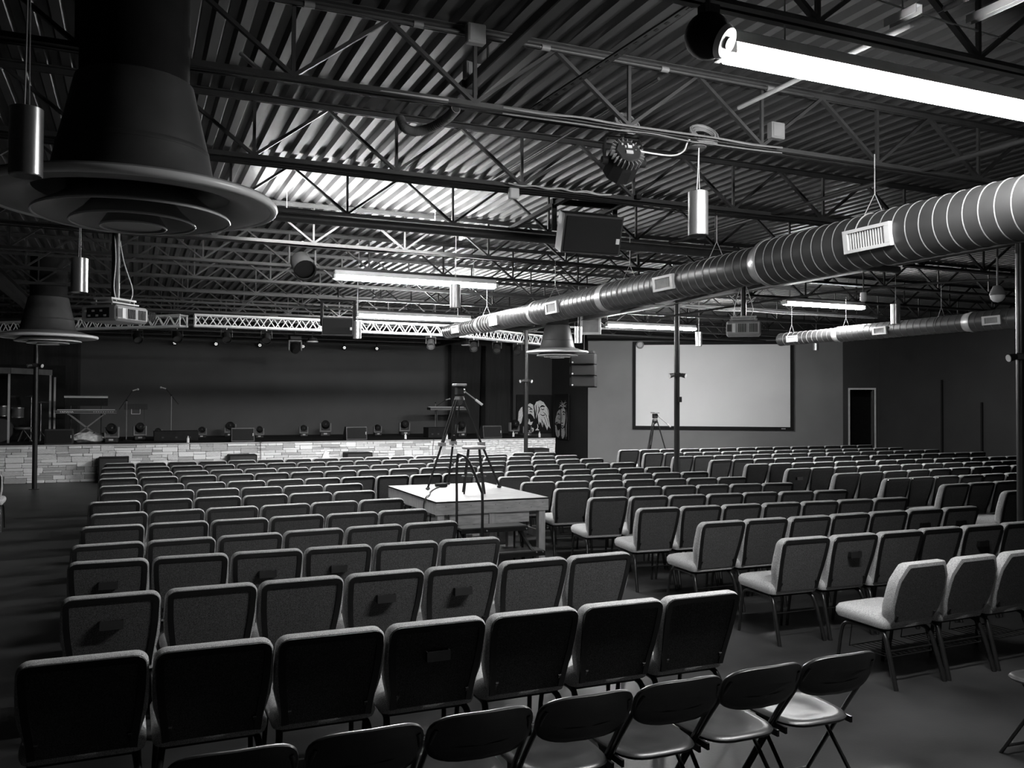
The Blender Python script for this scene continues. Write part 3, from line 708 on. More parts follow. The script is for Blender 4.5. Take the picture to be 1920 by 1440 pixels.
MB().lathe([(.0005, .06), (.04, .055), (.045, -.05), (.03, -.07), (.0005, -.075)], 16).build('body', 'white', t, 40); MB().cyl((0, 0, .05), (0, 0, DECK_Z-3.45), .01, 6).build('stem', 'dark', t)
for i, (x, y) in enumerate(((2.75, 19.6), (3.9, 21.0), (8.0, 21.5))):
    t = thing('ceiling_speaker', ['small black round lamp on top of the middle truss', 'small lamp with a white rim below the middle truss', 'small lamp with a pale rim behind the right truss'][i], 'stage light', (x, y, [3.82, 3.38, 3.45][i]))
    MB().lathe([(.0005, .1), (.1, .08), (.13, .0), (.12, -.02), (.0005, -.02)], 20).build('shell', 'black', t, 40); MB().lathe([(.135, .0), (.14, -.01), (.12, -.025), (.1, -.02)], 20).build('rim', 'light_grey', t, 40)
    MB().cyl((0, 0, .08), (0, 0, DECK_Z-[3.82, 3.38, 3.45][i]), .01, 6).build('stem', 'black', t)
# ------------------------------------------------------------------ stage with ledger stone front
SF = 23.34; SX0, SX1 = -6.5, 11.5
st = thing('stage', 'long raised stage with a pale stacked stone front', 'stage', (0, SF, 0))
MB().box(((SX0+SX1)/2, 2.3, SZ-.02), (SX1-SX0, 4.5, .04)).build('deck', 'black', st)
MB().box(((SX0+SX1)/2, .06, (SZ-.04)/2), (SX1-SX0, .06, SZ-.04)).build('front_wall', 'mortar', st)
MB().box((SX1-.03, 2.3, (SZ-.04)/2), (.06, 4.4, SZ-.04)).build('side_wall', 'wall_black', st)
MB().box(((SX0+SX1)/2, .02, SZ-.012), (SX1-SX0, .1, .024)).build('edge_trim', 'light_grey', st)
vm = []
for k in range(5):
    q = MB().box((0, 0, 0), (1, 1, 1), bev=.05)
    q.v = [(x+random.uniform(-.012, .012), y+random.uniform(-.06, .06), z+random.uniform(-.05, .05)) for x, y, z in q.v]
    me = q.mesh('stone'); me.materials.append(M[('stone', 'stone_pale', 'stone', 'stone_dark', 'stone_pale')[k]]); vm.append(me)
allst = []
NC = 14; hs = [random.uniform(.8, 1.25) for _ in range(NC)]; k_ = (SZ-.034)/sum(hs); zz_ = [.004]
for h in hs: zz_.append(zz_[-1]+h*k_)
blocked = [[] for _ in range(NC+1)]
for c in range(NC):
    x = SX0-random.uniform(0, .1); bl = sorted(blocked[c])
    while x < SX1-.02:
        hit = [b for b in bl if b[0]-.005 <= x < b[1]-.005]
        if hit: x = hit[0][1]; continue
        nxt = min([b[0] for b in bl if b[0] > x+.005]+[SX1]); l = random.uniform(.16, .5)
        if nxt-x-l < .12: l = nxt-x
        xa, xb = max(x, SX0), min(x+l, SX1); h = zz_[c+1]-zz_[c]; r = random.random()
        if xb-xa > .03:
            if c < NC-1 and r < .22 and not any(b[0] < xb and b[1] > xa for b in blocked[c+1]):
                blocked[c+1].append((xa, xb)); allst.append((xa, xb, zz_[c], zz_[c+2]-zz_[c], random.uniform(0, .045)))
            else: allst.append((xa, xb, zz_[c], h, random.uniform(0, .045)))
        x += l
allst.sort(key=lambda s: (0 if (s[0] > -3.2 and (s[0] < -.4 or s[2] > .36)) else 1, s[0]))
rest = MB()
for i, (xa, xb, zz, h, p) in enumerate(allst):
    c = ((xa+xb)/2, .02-p/2, zz+h/2); d = (xb-xa-.008, .05+p, h-.007)
    if i < 298:
        o = bpy.data.objects.new('stone', random.choice(vm)); COL.objects.link(o); o.parent = st; o.location = c; o.scale = d
    else: rest.box(c, d, bev=.004)
r_ = rest.build('stone_remainder', 'stone', st); r_['kind'] = 'stuff'
def front_box(x0, x1, zt, lab, y=SF-.32):
    t = thing('subwoofer', lab, 'speaker', ((x0+x1)/2, y, 0), group='black boxes in front of the stage')
    MB().box((0, 0, zt/2), (x1-x0, .5, zt), bev=.01).build('cabinet', 'black', t); MB().box((0, -.255, zt/2), (x1-x0-.06, .01, zt-.06)).build('grille', 'dark', t)
front_box(-.74, -.08, .60, 'black box against the stage front behind the left seat block')
front_box(2.2, 2.88, .60, 'black box against the stage front below the second monitor')
front_box(5.15, 5.84, .60, 'black box against the stage front below the third monitor')
front_box(10.55, 11.05, .62, 'black box against the stage front beside the right column', SF-.3)

# ------------------------------------------------------------------ things on the stage
def wedge(x0, x1, y, label, h=.36):
    w = x1-x0; t = thing('stage_monitor', label, 'speaker', ((x0+x1)/2, y, SZ), group='floor monitor wedges on the stage edge')
    pr = [(-.2, 0), (.2, 0), (.2, h*.45), (.02, h), (-.14, h)]
    mb = MB(); mb.rings([[(-w/2, py, pz) for py, pz in pr], [(w/2, py, pz) for py, pz in pr]]); mb.build('cabinet', 'dark', t)
    MB().box((0, -.185, h*.5), (w-.05, .012, h*.84), (-.17, 0, 0)).build('rear_panel', 'grille', t)
    MB().box((w*.43, -.2, h*.5), (.02, .01, .07)).build('handle_plate', 'light_grey', t)
wedge(-1.94, -1.33, 23.85, 'floor monitor left of the keyboards at the stage edge')
wedge(2.35, 2.93, 23.95, 'floor monitor at the stage edge, second from left'); wedge(5.39, 5.97, 24.1, 'floor monitor at the stage edge, third from left')
wedge(9.44, 10.03, 24.1, 'floor monitor at the stage edge right of the camera tripod')
def stage_box(x, y, w, h, lab):
    t = thing('stage_riser', lab, 'box', (x, y, SZ)); MB().box((0, 0, h/2), (w, .5, h), bev=.01).build('box_body', 'black', t)
    for k in range(3): MB().box((-w*.3+k*w*.3, -.255, h*.35), (.05, .012, .04)).build('socket_plate', 'dark', t)
stage_box(1.05, 24.9, 1.1, .26, 'low black box on stage right of the clear lectern'); stage_box(8.3, 24.9, .62, .3, 'low black box on stage behind the left tripod leg')
# keyboards
def keyboard(x, y, z, w, label, rz=0, text=None, flip=False, stand='x'):
    t = thing('keyboard_piano', label, 'keyboard', (x, y, SZ), (0, 0, rz), 'stage keyboards')
    zz = z-SZ
    MB().box((0, 0, zz), (w, .34, .085), bev=.012).build('case', 'dark', t)
    MB().box((0, -.172, zz+.02), (w-.02, .006, .02)).build('rear_strip', 'mid', t)
    MB().box((0, -.172, zz-.03), (w-.02, .006, .02)).build('lower_strip', 'mid', t)
    k = MB(); n = int(w/.028)
    for i in range(n): k.box((-w/2+.04+i*(w-.08)/n, .1, zz+.05), ((w-.08)/n*.9, .13, .018))
    k.build('keys', 'key_white', t)
    if text:
        cu = bpy.data.curves.new('lettering', 'FONT'); cu.body = text; cu.size = .07; cu.extrude = .001; cu.align_x = 'CENTER'
        to = bpy.data.objects.new('tmp', cu); me = bpy.data.meshes.new_from_object(to); bpy.data.objects.remove(to)
        me.materials.append(M['white']); lo = bpy.data.objects.new('lettering', me); COL.objects.link(lo); lo.parent = t
        lo.location = (-w*.32, -.178, zz-.024); lo.rotation_euler = (PI/2, 0, 0); lo.scale.x = 1.1
        for q in range(9): MB().box((w*.12+q*.055, -.176, zz-.002), (.03, .004, .012)).build('panel_print', 'light_grey', t)
    mb = MB()
    if stand == 'x':
        for yy in (-.12, .12): mb.bar((-.42, yy, zz-.05), (.42, yy, .01), .03, .03, (0, 1, 0)); mb.bar((.42, yy, zz-.05), (-.42, yy, .01), .03, .03, (0, 1, 0))
        for s in (-1, 1): mb.bar((s*.42, -.2, .015), (s*.42, .2, .015), .03, .03); mb.bar((s*.42, -.2, zz-.06), (s*.42, .2, zz-.06), .03, .03)
    else:
        for s in (-1, 1): mb.bar((s*.35, 0, zz-.05), (s*.35, 0, .01), .03, .03, (0, 1, 0)); mb.bar((s*.35, -.2, .015), (s*.35, .2, .015), .03, .03)
    mb.build('stand', 'mid' if stand == 'x' else 'dark', t)
    return t
keyboard(-1.09, 24.9, 1.655, 1.42, 'long keyboard on a crossed stand with white lettering on its back', 0, 'YAMAHA')
t = thing('keyboard_piano', 'upper keyboard with a pale top edge tilted above the long keyboard', 'keyboard', (-1.12, 25.2, SZ), group='stage keyboards')
MB().box((0, 0, 1.03), (1.02, .09, .22), (.2, 0, 0), bev=.01).build('case', 'black', t); MB().box((0, -.03, 1.15), (1.02, .1, .04), (.2, 0, 0)).build('top_edge', 'light_grey', t)
mb = MB()
for s in (-1, 1): mb.cyl((s*.36, 0, .95), (s*.36, .12, 0), .018, 8)
mb.build('stand', 'dark', t)
keyboard(9.22, 26.5, 1.73, 1.26, 'silver keyboard on stage behind the camera tripod', 0, None, stand='t')
# mic stands
def mic(x, y, bx, bz, sgn, zt, label):
    t = thing('microphone_stand', label, 'microphone stand', (x, y, SZ), group='boom microphone stands')
    MB().lathe([(.0005, .03), (.13, .02), (.14, 0), (.0005, 0)], 16).build('base', 'black', t, 40)
    MB().cyl((0, 0, .02), (0, 0, zt), .011, 8).build('pole', 'mid', t)
    MB().cyl((-sgn*.18, 0, zt-.24), (bx, 0, bz), .008, 8).build('boom', 'black', t); MB().sphere((0, 0, zt), .025, 8).build('swivel', 'black', t)
    d = Vector((bx, 0, 0)).normalized()
    m = MB().cyl((bx, 0, bz), (bx+sgn*.1, 0, bz+.03), .016, 10); m.sphere((bx+sgn*.13, 0, bz+.035), .028, 10); m.build('microphone', 'light_grey', t, 60)
mic(-.16, 25.2, .14, 1.32, 1, 1.06, 'boom microphone stand right of the keyboards'); mic(.95, 25.5, -.14, 1.38, -1, 1.2, 'boom microphone stand right of the clear lectern')
mic(8.97, 26.95, .35, 1.12, 1, 1.02, 'faint boom microphone stand left of the silver keyboard')
# clear lectern
t = thing('lectern', 'clear acrylic lectern standing on the stage', 'lectern', (.06, 24.3, SZ))
for s in (-1, 1): MB().box((s*.2, 0, .42), (.012, .3, .84)).build('side_panel', 'glass', t)
MB().box((0, 0, .02), (.5, .4, .02)).build('base_panel', 'glass', t); MB().box((0, -.02, .9), (.55, .4, .012), (.35, 0, 0)).build('top_panel', 'glass', t)
MB().box((0, -.2, .72), (.2, .015, .01)).build('rim', 'light_grey', t)
for s in (-1, 1): MB().cyl((s*.1, -.2, .72), (s*.1, -.2, .84), .008, 6).build('bracket', 'light_grey', t)
# crumpled bag
mb = MB().sphere((0, 0, .1), .16, 18, (2.9, 1.1, .9)); mb.v = [(v[0]+random.uniform(-.03, .03), v[1]+random.uniform(-.03, .03), max(0, v[2]+random.uniform(-.04, .04))) for v in mb.v]
tag(mb.build('plastic_bag', 'bag', None, 60, (-.98, 24.6, SZ)), 'crumpled white bag lying under the crossed keyboard stand', 'bag')
mb = MB(); mb.rings([[(-.11, -.05, 0), (.11, -.05, 0), (.1, .06, 0), (-.12, .05, 0)], [(-.02, -.01, .22), (.04, -.01, .21), (.04, .02, .22), (-.02, .02, .22)]])
tag(mb.build('paper', 'white', None, None, (4.62, 22.9, .45)), 'folded white paper propped at the stage front above the front row', 'paper')
o = MB().box((0, 0, .2), (.1, .1, .5)).build('paper_prop', 'black', None, None, (4.62, 22.9, 0)); tag(o, 'small dark post under the folded paper by the stage', 'post')
for i, (x, y) in enumerate(((1.28, 23.6), (7.1, 24.0), (8.18, 23.55), (10.7, 24.6), (11.3, 24.0))):
    t = thing('bottle', ['small white bottle by the low black box on stage', 'small white cup right of the third monitor', 'small white bottle beside the tripod on the stage edge', 'small white bottle right of the last monitor', 'small white cup at the stage end below the eagle painting'][i], 'bottle', (x, y, SZ), group='small white bottles on the stage')
    MB().lathe([(.0005, 0), (.035, 0), (.035, .1), (.015, .13), (.015, .15)], 12).build('bottle_body', 'white', t, 40); MB().cyl((0, 0, .15), (0, 0, .17), .018, 10).build('cap', 'light_grey', t)
# stage cables
for i, (x, pts) in enumerate(((3.0, [(0, -.45, 0), (.02, -.05, .02), (.02, -.07, -.1), (.03, -.07, -.5), (0, -.08, -.85)]), (7.7, [(0, .4, 0), (0, -.05, .02), (-.03, -.07, -.3), (0, -.08, -.85)]))):
    o = MB().tube(bez([(p[0], p[1], p[2]+.005) for p in pts], 5), .008, 5).build('stage_cable', 'cable', None, 60, (x, SF, SZ)); tag(o, ['black cable hanging down the stone front at the second monitor', 'black cable hanging down the stone front behind the tripod'][i], 'cable', 'cables over the stage edge')

# drum booth
t = thing('drum_booth', 'clear panelled drum booth with pale posts at the left end of the stage', 'booth', (-3.6, 25.3, SZ))
for x, y, h in ((.80, -.72, 1.7), (1.60, .55, 1.72), (1.70, .62, 1.66), (-.9, -.72, 1.7), (-.9, .9, 1.7)): MB().box((x, y, h/2), (.045, .045, h)).build('post', 'light_grey', t)
MB().box((-.05, -.72, 1.78), (1.75, .05, .14)).build('header_rail', 'mid', t); MB().bar((.82, -.72, 1.78), (1.62, .55, 1.78), .05, .14).build('header_rail', 'mid', t)
MB().box((-.05, -.72, .85), (1.65, .008, 1.66)).build('clear_panel', 'glass', t); MB().bar((.83, -.68, .85), (1.58, .5, .85), .008, 1.66).build('clear_panel', 'glass', t)
MB().box((.3, 1.4, 1.0), (3.2, .05, 2.0)).build('absorber_panel', 'black', t)
t = thing('drum_kit', 'drum kit behind the clear panels at the left edge', 'drums', (-3.12, 25.45, SZ))
m = MB().lathe([(.0005, -.2), (.27, -.2), (.28, -.19), (.28, .2), (.27, .2), (.0005, .2)], 28, (.05, 0, .3), 'y').build('bass_drum', 'drum', t, 40)
MB().lathe([(.275, -.215), (.295, -.215), (.295, -.18), (.275, -.18)], 28, (.05, 0, .3), 'y').build('bass_hoop', 'chrome', m, 40)
for x, z_, r in ((.08, .78, .13), (.42, .74, .14), (-.3, .5, .2)):
    d_ = MB().cyl((x, .0, z_-.12), (x, 0, z_+.12), r, 20).build('tom', 'drum', t, 40)
    for zz in (-.12, .12): MB().lathe([(r, z_+zz-.012), (r+.012, z_+zz-.012), (r+.012, z_+zz+.012), (r, z_+zz+.012)], 20, (x, 0, 0)).build('tom_hoop', 'chrome', d_, 40)
MB().cyl((.56, -.1, .32), (.56, -.1, .37), .2, 20).build('stool_seat', 'mid', t, 40); mb = MB()
for a in (0, 2.1, 4.2): mb.cyl((.56, -.1, .32), (.56+.2*math.cos(a), -.1+.2*math.sin(a), 0.01), .012, 6)
mb.build('stool_leg', 'chrome', t)
for x, z_ in ((.71, 1.15), (.93, 1.0), (-.3, 1.3)):
    MB().cyl((x, .15, 0), (x, .15, z_), .012, 8).build('cymbal_stand', 'chrome', t); MB().lathe([(.0005, z_+.03), (.05, z_+.02), (.2, z_), (.19, z_-.004), (.0005, z_+.02)], 20, (x, .15, 0)).build('cymbal', 'mid', t, 40)
    mb = MB()
    for a in (0.5, 2.6, 4.7): mb.cyl((x, .15, .25), (x+.2*math.cos(a), .15+.2*math.sin(a), 0), .01, 6)
    mb.build('stand_foot', 'chrome', t)

# curtains right of the stage wall
def curtain(x0, x1, y, label, z0=SZ, z1=3.86, slope=0.0, m='curtain'):
    n = int((x1-x0)*14)+2; rings_ = []
    f = [(x0+(x1-x0)*i/(n-1), y+.012*math.sin(i*1.1)+.01*math.sin(i*.37)) for i in range(n)]
    vs = [(x, yy, z1) for x, yy in f]+[(x+slope*(1 if i > n*.0 else 0), yy, z0) for i, (x, yy) in enumerate(f)]
    vs += [(a, b+.012, c) for a, b, c in vs]
    fs = [(i, i+1, n+i+1, n+i) for i in range(n-1)]+[(2*n+i+1, 2*n+i, 3*n+i, 3*n+i+1) for i in range(n-1)]
    tag(MB().add(vs, fs).build('stage_curtain', m, None, 60), label, 'curtain', 'black stage curtains')
curtain(-11, -1.45, 27.7, 'wide black curtain behind the drum booth')
curtain(9.7, 10.75, 27.5, 'black curtain panel right of the stage wall', slope=-.06); curtain(10.85, 11.95, 27.3, 'black curtain panel left of the eagle painting')

# ------------------------------------------------------------------ paintings
def poly(mb, pts, y=-.004, flip=False):
    n = len(pts); mb.add([(x, y, z) for x, z in pts]+[(x, y+.003, z) for x, z in pts], [tuple(range(n)), tuple(range(2*n-1, n-1, -1))]+[(i, n+i, n+(i+1) % n, (i+1) % n) for i in range(n)])
def strokes(name, par, m, segs, y):
    mb = MB()
    for pts, wd in segs:
        P = [Vector((p[0], 0, p[1])) for p in pts]
        P = bez(P, 4); L, Rr = [], []
        for i, p in enumerate(P):
            d = (P[min(i+1, len(P)-1)]-P[max(i-1, 0)]).normalized(); nn = Vector((-d.z, 0, d.x)); k = wd*.5*(1-.75*abs(2*i/(len(P)-1)-1)**2)
            L.append((p+nn*k)); Rr.append((p-nn*k))
        vs = [(q.x, y, q.z) for q in L]+[(q.x, y, q.z) for q in Rr]; n = len(P)
        mb.add(vs, [(i, i+1, n+i+1, n+i) for i in range(n-1)])
    mb.build(name, m, par)
t = thing('painting', 'large black canvas painted with a roaring lion and an eagle head', 'painting', (12.52, 26.98, SZ))
MB().box((0, .02, .66), (1.34, .04, 1.3)).build('canvas', 'black', t)
mb = MB()
# picture coordinates: x -0.65..0.65, z 0..1.3
poly(mb, [(-.02, .93), (.06, 1.07), (.2, 1.12), (.34, 1.05), (.44, .9), (.5, .72), (.53, .5), (.57, .28), (.60, .15), (.52, .25), (.47, .10), (.40, .26), (.33, .34), (.30, .2), (.24, .34), (.19, .4), (.16, .28), (.13, .46), (.12, .6), (.1, .68), (.06, .5), (.03, .72)], -.003)
poly(mb, [(-.30, .95), (-.18, 1.02), (-.06, .97), (-.03, .8), (-.02, .62), (.0, .48), (-.06, .58), (-.14, .66), (-.24, .66), (-.34, .6), (-.36, .8)], -.003)
poly(mb, [(-.60, .72), (-.52, .86), (-.46, .9), (-.44, .6), (-.50, .35), (-.58, .3), (-.62, .45)], -.003)
poly(mb, [(-.30, .62), (-.27, .62), (-.24, .47)], -.004); poly(mb, [(-.24, .36), (-.2, .5), (-.16, .38), (-.06, .4), (-.12, .28), (-.22, .28), (-.3, .3)], -.003)
poly(mb, [(.02, .1), (.1, .18), (.18, .1)], -.003)
mb.build('painted_shape', 'paint_light', t)
strokes('painted_line', t, 'black', [([(.2, .88), (.28, .93), (.38, .9)], .06), ([(.24, .84), (.3, .8), (.36, .84)], .03), ([(.14, .92), (.17, .8), (.12, .66)], .04), ([(.05, .98), (.06, .8), (.045, .6)], .03),
    ([(-.3, .86), (-.22, .9), (-.12, .84)], .035), ([(-.2, .8), (-.14, .83), (-.08, .8)], .04), ([(-.2, .72), (-.14, .74), (-.1, .7)], .03), ([(.2, .66), (.3, .6), (.4, .64)], .03), ([(.24, .5), (.3, .38), (.38, .3)], .025), ([(.34, .56), (.42, .4), (.47, .22)], .02), ([(.42, .62), (.5, .42), (.54, .28)], .018), ([(.3, .72), (.4, .66), (.46, .56)], .02), ([(.28, .46), (.27, .34), (.3, .24)], .02)], -.006)
strokes('painted_hair', t, 'paint_light', [([(-.6, .5), (-.57, .4), (-.6, .3)], .03), ([(.1, .32), (.12, .22), (.1, .16)], .03), ([(.4, .95), (.5, .8), (.53, .6)], .02), ([(-.3, .2), (-.22, .14), (-.18, .02)], .03), ([(-.16, .16), (-.06, .16), (-.08, .04)], .05)], -.005)
# second painting: half lion half bearded face
pa, pb_ = Vector((13.13, 26.62, 0)), Vector((13.03, 25.35, 0)); ang = math.atan2(pb_.y-pa.y, pb_.x-pa.x)
t = thing('painting', 'narrow canvas painted with a bearded face crowned with thorns beside a lion', 'painting', ((pa.x+pb_.x)/2-.05, (pa.y+pb_.y)/2, .75), (0, 0, ang))
MB().box((0, .02, .72), (1.2, .04, 1.5)).build('canvas', 'black', t)
mb = MB()
poly(mb, [(.0, .98), (.16, 1.02), (.28, .95), (.32, .78), (.29, .58), (.22, .44), (.12, .36), (.02, .38), (.0, .6)], -.003)
mb.build('painted_face', 'paint_light', t)
mb = MB()
poly(mb, [(-.02, .96), (-.16, .95), (-.3, .84), (-.42, .64), (-.44, .5), (-.34, .46), (-.2, .5), (-.08, .48), (-.02, .54)], -.003)
poly(mb, [(-.44, .44), (-.36, .42), (-.3, .3), (-.2, .24), (-.12, .3), (-.1, .12), (-.2, .02), (-.34, .06), (-.42, .22)], -.003)
poly(mb, [(.0, .34), (.12, .33), (.22, .36), (.27, .2), (.22, .06), (.1, -.02), (.02, .08)], -.003)
mb.build('painted_shape', 'paint_mid', t)
strokes('painted_hair', t, 'paint_light', [([(-.16, 1.02), (.08, 1.12), (.36, 1.04)], .035), ([(-.12, 1.12), (.14, 1.04), (.38, 1.13)], .03), ([(-.08, 1.18), (.12, 1.16), (.38, 1.2)], .022), ([(.0, 1.26), (.12, 1.14), (.2, 1.02)], .02), ([(.3, 1.26), (.22, 1.14), (.1, 1.06)], .02),
    ([(.38, .96), (.41, .66), (.38, .36), (.4, .08)], .022), ([(.35, .5), (.34, .3), (.36, .0)], .018), ([(.06, .3), (.08, .16), (.06, .02)], .02), ([(.14, .3), (.15, .16), (.13, .02)], .02), ([(.21, .28), (.21, .16), (.19, .06)], .016),
    ([(-.4, .62), (-.3, .72), (-.18, .76)], .035), ([(-.42, .54), (-.3, .6), (-.14, .6)], .03), ([(-.36, .4), (-.38, .2), (-.33, .06)], .03), ([(-.24, .26), (-.2, .14), (-.22, .02)], .025), ([(-.3, .84), (-.2, .9), (-.08, .9)], .025)], -.006)
strokes('painted_line', t, 'black', [([(.1, .86), (.19, .89), (.3, .84)], .045), ([(.13, .79), (.2, .81), (.27, .78)], .04), ([(.03, .84), (.06, .7), (.03, .56)], .03), ([(.02, .53), (.08, .5), (.13, .53)], .04), ([(.02, .43), (.1, .41), (.19, .44)], .04), ([(.3, .92), (.34, .74), (.28, .5)], .04),
    ([(-.26, .78), (-.18, .81), (-.08, .77)], .045), ([(-.4, .52), (-.32, .5), (-.24, .53)], .05), ([(-.2, .7), (-.12, .62), (-.06, .66)], .025), ([(-.01, 1.0), (-.02, .7), (-.01, .3)], .03), ([(-.3, .36), (-.24, .16), (-.26, .06)], .02)], -.008)
for ch in t.children:
    if ch.name.startswith('painted'): ch.scale.x = 1.22

# ------------------------------------------------------------------ projection screen
wa, wb = Vector((12.96, 24.0, 0)), Vector((19.3, 19.9, 0)); wd_ = (wb-wa).normalized(); wang = math.atan2(wd_.y, wd_.x)
c = wa+wd_*3.755+Vector((wd_.y, -wd_.x, 0))*.05
t = thing('projection_screen', 'large pale projection screen in a black frame on the angled wall', 'screen', (c.x, c.y, 2.48), (0, 0, wang))
SW, SH = 4.77, 2.68
MB().box((0, 0, 0), (SW-.16, .01, SH-.16)).build('screen_surface', 'screen', t)
for nm, cx, cz, w_, h_ in (('frame_rail', 0, SH/2-.05, SW, .1), ('frame_rail', 0, -SH/2+.05, SW, .1), ('frame_rail', -SW/2+.05, 0, .1, SH-.2), ('frame_rail', SW/2-.05, 0, .1, SH-.2)):
    MB().box((cx, -.01, cz), (w_, .05, h_)).build(nm, 'black', t)
MB().box((SW/2-.3, -.037, -SH/2+.05), (.12, .005, .03)).build('badge', 'light_grey', t)
t = thing('wall_speaker', 'small pale wall lamp left of the projection screen top', 'light', (14.25, 23.05, 3.72), (0, 0, wang)); MB().lathe([(.0005, -.12), (.08, -.1), (.12, 0), (.0005, 0)], 16, axis='y').build('lamp_body', 'light_grey', t, 40)
# ------------------------------------------------------------------ camera riser of plywood and lumber
PX0, PX1, PY0, PY1, PH = 3.32, 4.80, 9.92, 12.05, .77
t = thing('camera_platform', 'plywood and lumber camera riser standing among the chairs', 'platform', (0, 0, 0))
MB().box(((PX0+PX1)/2, (PY0+PY1)/2, PH-.01), (PX1-PX0, PY1-PY0, .02)).build('plywood_top', 'plywood', t)
for yy in (PY0+.02, PY1-.02): MB().box(((PX0+PX1)/2, yy, PH-.09), (PX1-PX0, .038, .14)).build('rim_board', 'lumber', t)
for xx in (PX0+.02, PX1-.02): MB().box((xx, (PY0+PY1)/2, PH-.09), (.038, PY1-PY0-.08, .14)).build('rim_board', 'lumber_v', t)
MB().box(((PX0+PX1)/2-.02, PY0+.09, PH-.235), (1.05, .038, .13)).build('cross_board', 'lumber', t)
MB().box((PX1-.06, (PY0+PY1)/2, .30), (.038, PY1-PY0-.3, .09)).build('brace_board', 'lumber_v', t)
for xx in (PX0+.07, PX1-.07, (PX0+PX1)/2):
    for yy in (PY0+.08, PY1-.08, (PY0+PY1)/2): MB().box((xx, yy, (PH-.02)/2), (.085, .085, PH-.02)).build('leg', 'lumber_v', t)
MB().box((PX0+.45, PY0+.12, .25), (.09, .04, .5)).build('leg', 'lumber_v', t)
mb = MB()
for k in range(9): mb.cyl((PX0+.12+k*.16, PY0-.001, PH-.06-.05*(k % 2)), (PX0+.12+k*.16, PY0-.003, PH-.06-.05*(k % 2)), .005, 6)
mb.build('screw', 'dark', t)
MB().box(((PX0+PX1)/2, PY0-.004, PH-.008), (PX1-PX0+.01, .008, .016)).build('edge_strip', 'black', t); MB().box((PX0-.004, (PY0+PY1)/2, PH-.008), (.008, PY1-PY0, .016)).build('edge_strip', 'black', t)
# portable steps with a handrail
t = thing('platform_steps', 'black portable steps with a handrail at the front of the riser', 'steps', (0, 0, 0))
for x0, x1, y0, y1, z in ((3.45, 4.28, 9.40, 9.68, .50), (3.50, 4.36, 9.10, 9.36, .25)):
    MB().box(((x0+x1)/2, (y0+y1)/2, z), (x1-x0, y1-y0, .03), bev=.006).build('tread', 'plastic', t)
    MB().box(((x0+x1)/2, y0, z-.02), (x1-x0, .02, .05)).build('tread_edge', 'black', t)
for x in (3.50, 4.22):
    MB().bar((x, 9.12, .25), (x, 9.64, .5), .03, .03).build('side_rail', 'black', t)
    for y, h in ((9.12, .25), (9.38, .25), (9.42, .5), (9.66, .5)): MB().cyl((x, y, 0), (x, y, h), .013, 8).build('step_leg', 'black', t)
MB().tube(bez([(3.47, 9.62, .0), (3.47, 9.62, .7), (3.47, 9.62, 1.28), (3.50, 9.56, 1.345), (3.56, 9.46, 1.27), (3.63, 9.28, .98), (3.64, 9.24, .88), (3.64, 9.24, .5), (3.64, 9.24, .25)], 4), .016, 8).build('handrail', 'frame', t, 60)
for p in ((4.25, 9.12, .27), (4.33, 9.12, .27), (3.75, 9.4, .5), (4.25, 9.4, .5)): MB().cyl((p[0], p[1]-.02, p[2]-.02), (p[0], p[1]-.035, p[2]-.02), .01, 8).build('bolt', 'chrome', t)
# stool
t = thing('bar_stool', 'round bar stool with a pale top on the riser', 'stool', (4.10, 10.72, PH))
MB().lathe([(.0005, .615), (.145, .615), (.16, .602), (.16, .585), (.15, .575), (.0005, .575)], 28).build('seat', 'mid', t, 40)
for a in (.5, 2.07, 3.64, 5.21): MB().cyl((.10*math.cos(a), .10*math.sin(a), .58), (.19*math.cos(a), .19*math.sin(a), 0), .012, 8).build('leg', 'frame', t)
MB().tube([(.155*math.cos(2*PI*k/20), .155*math.sin(2*PI*k/20), .22) for k in range(20)], .008, 6, closed=True).build('foot_ring', 'frame', t, 60)
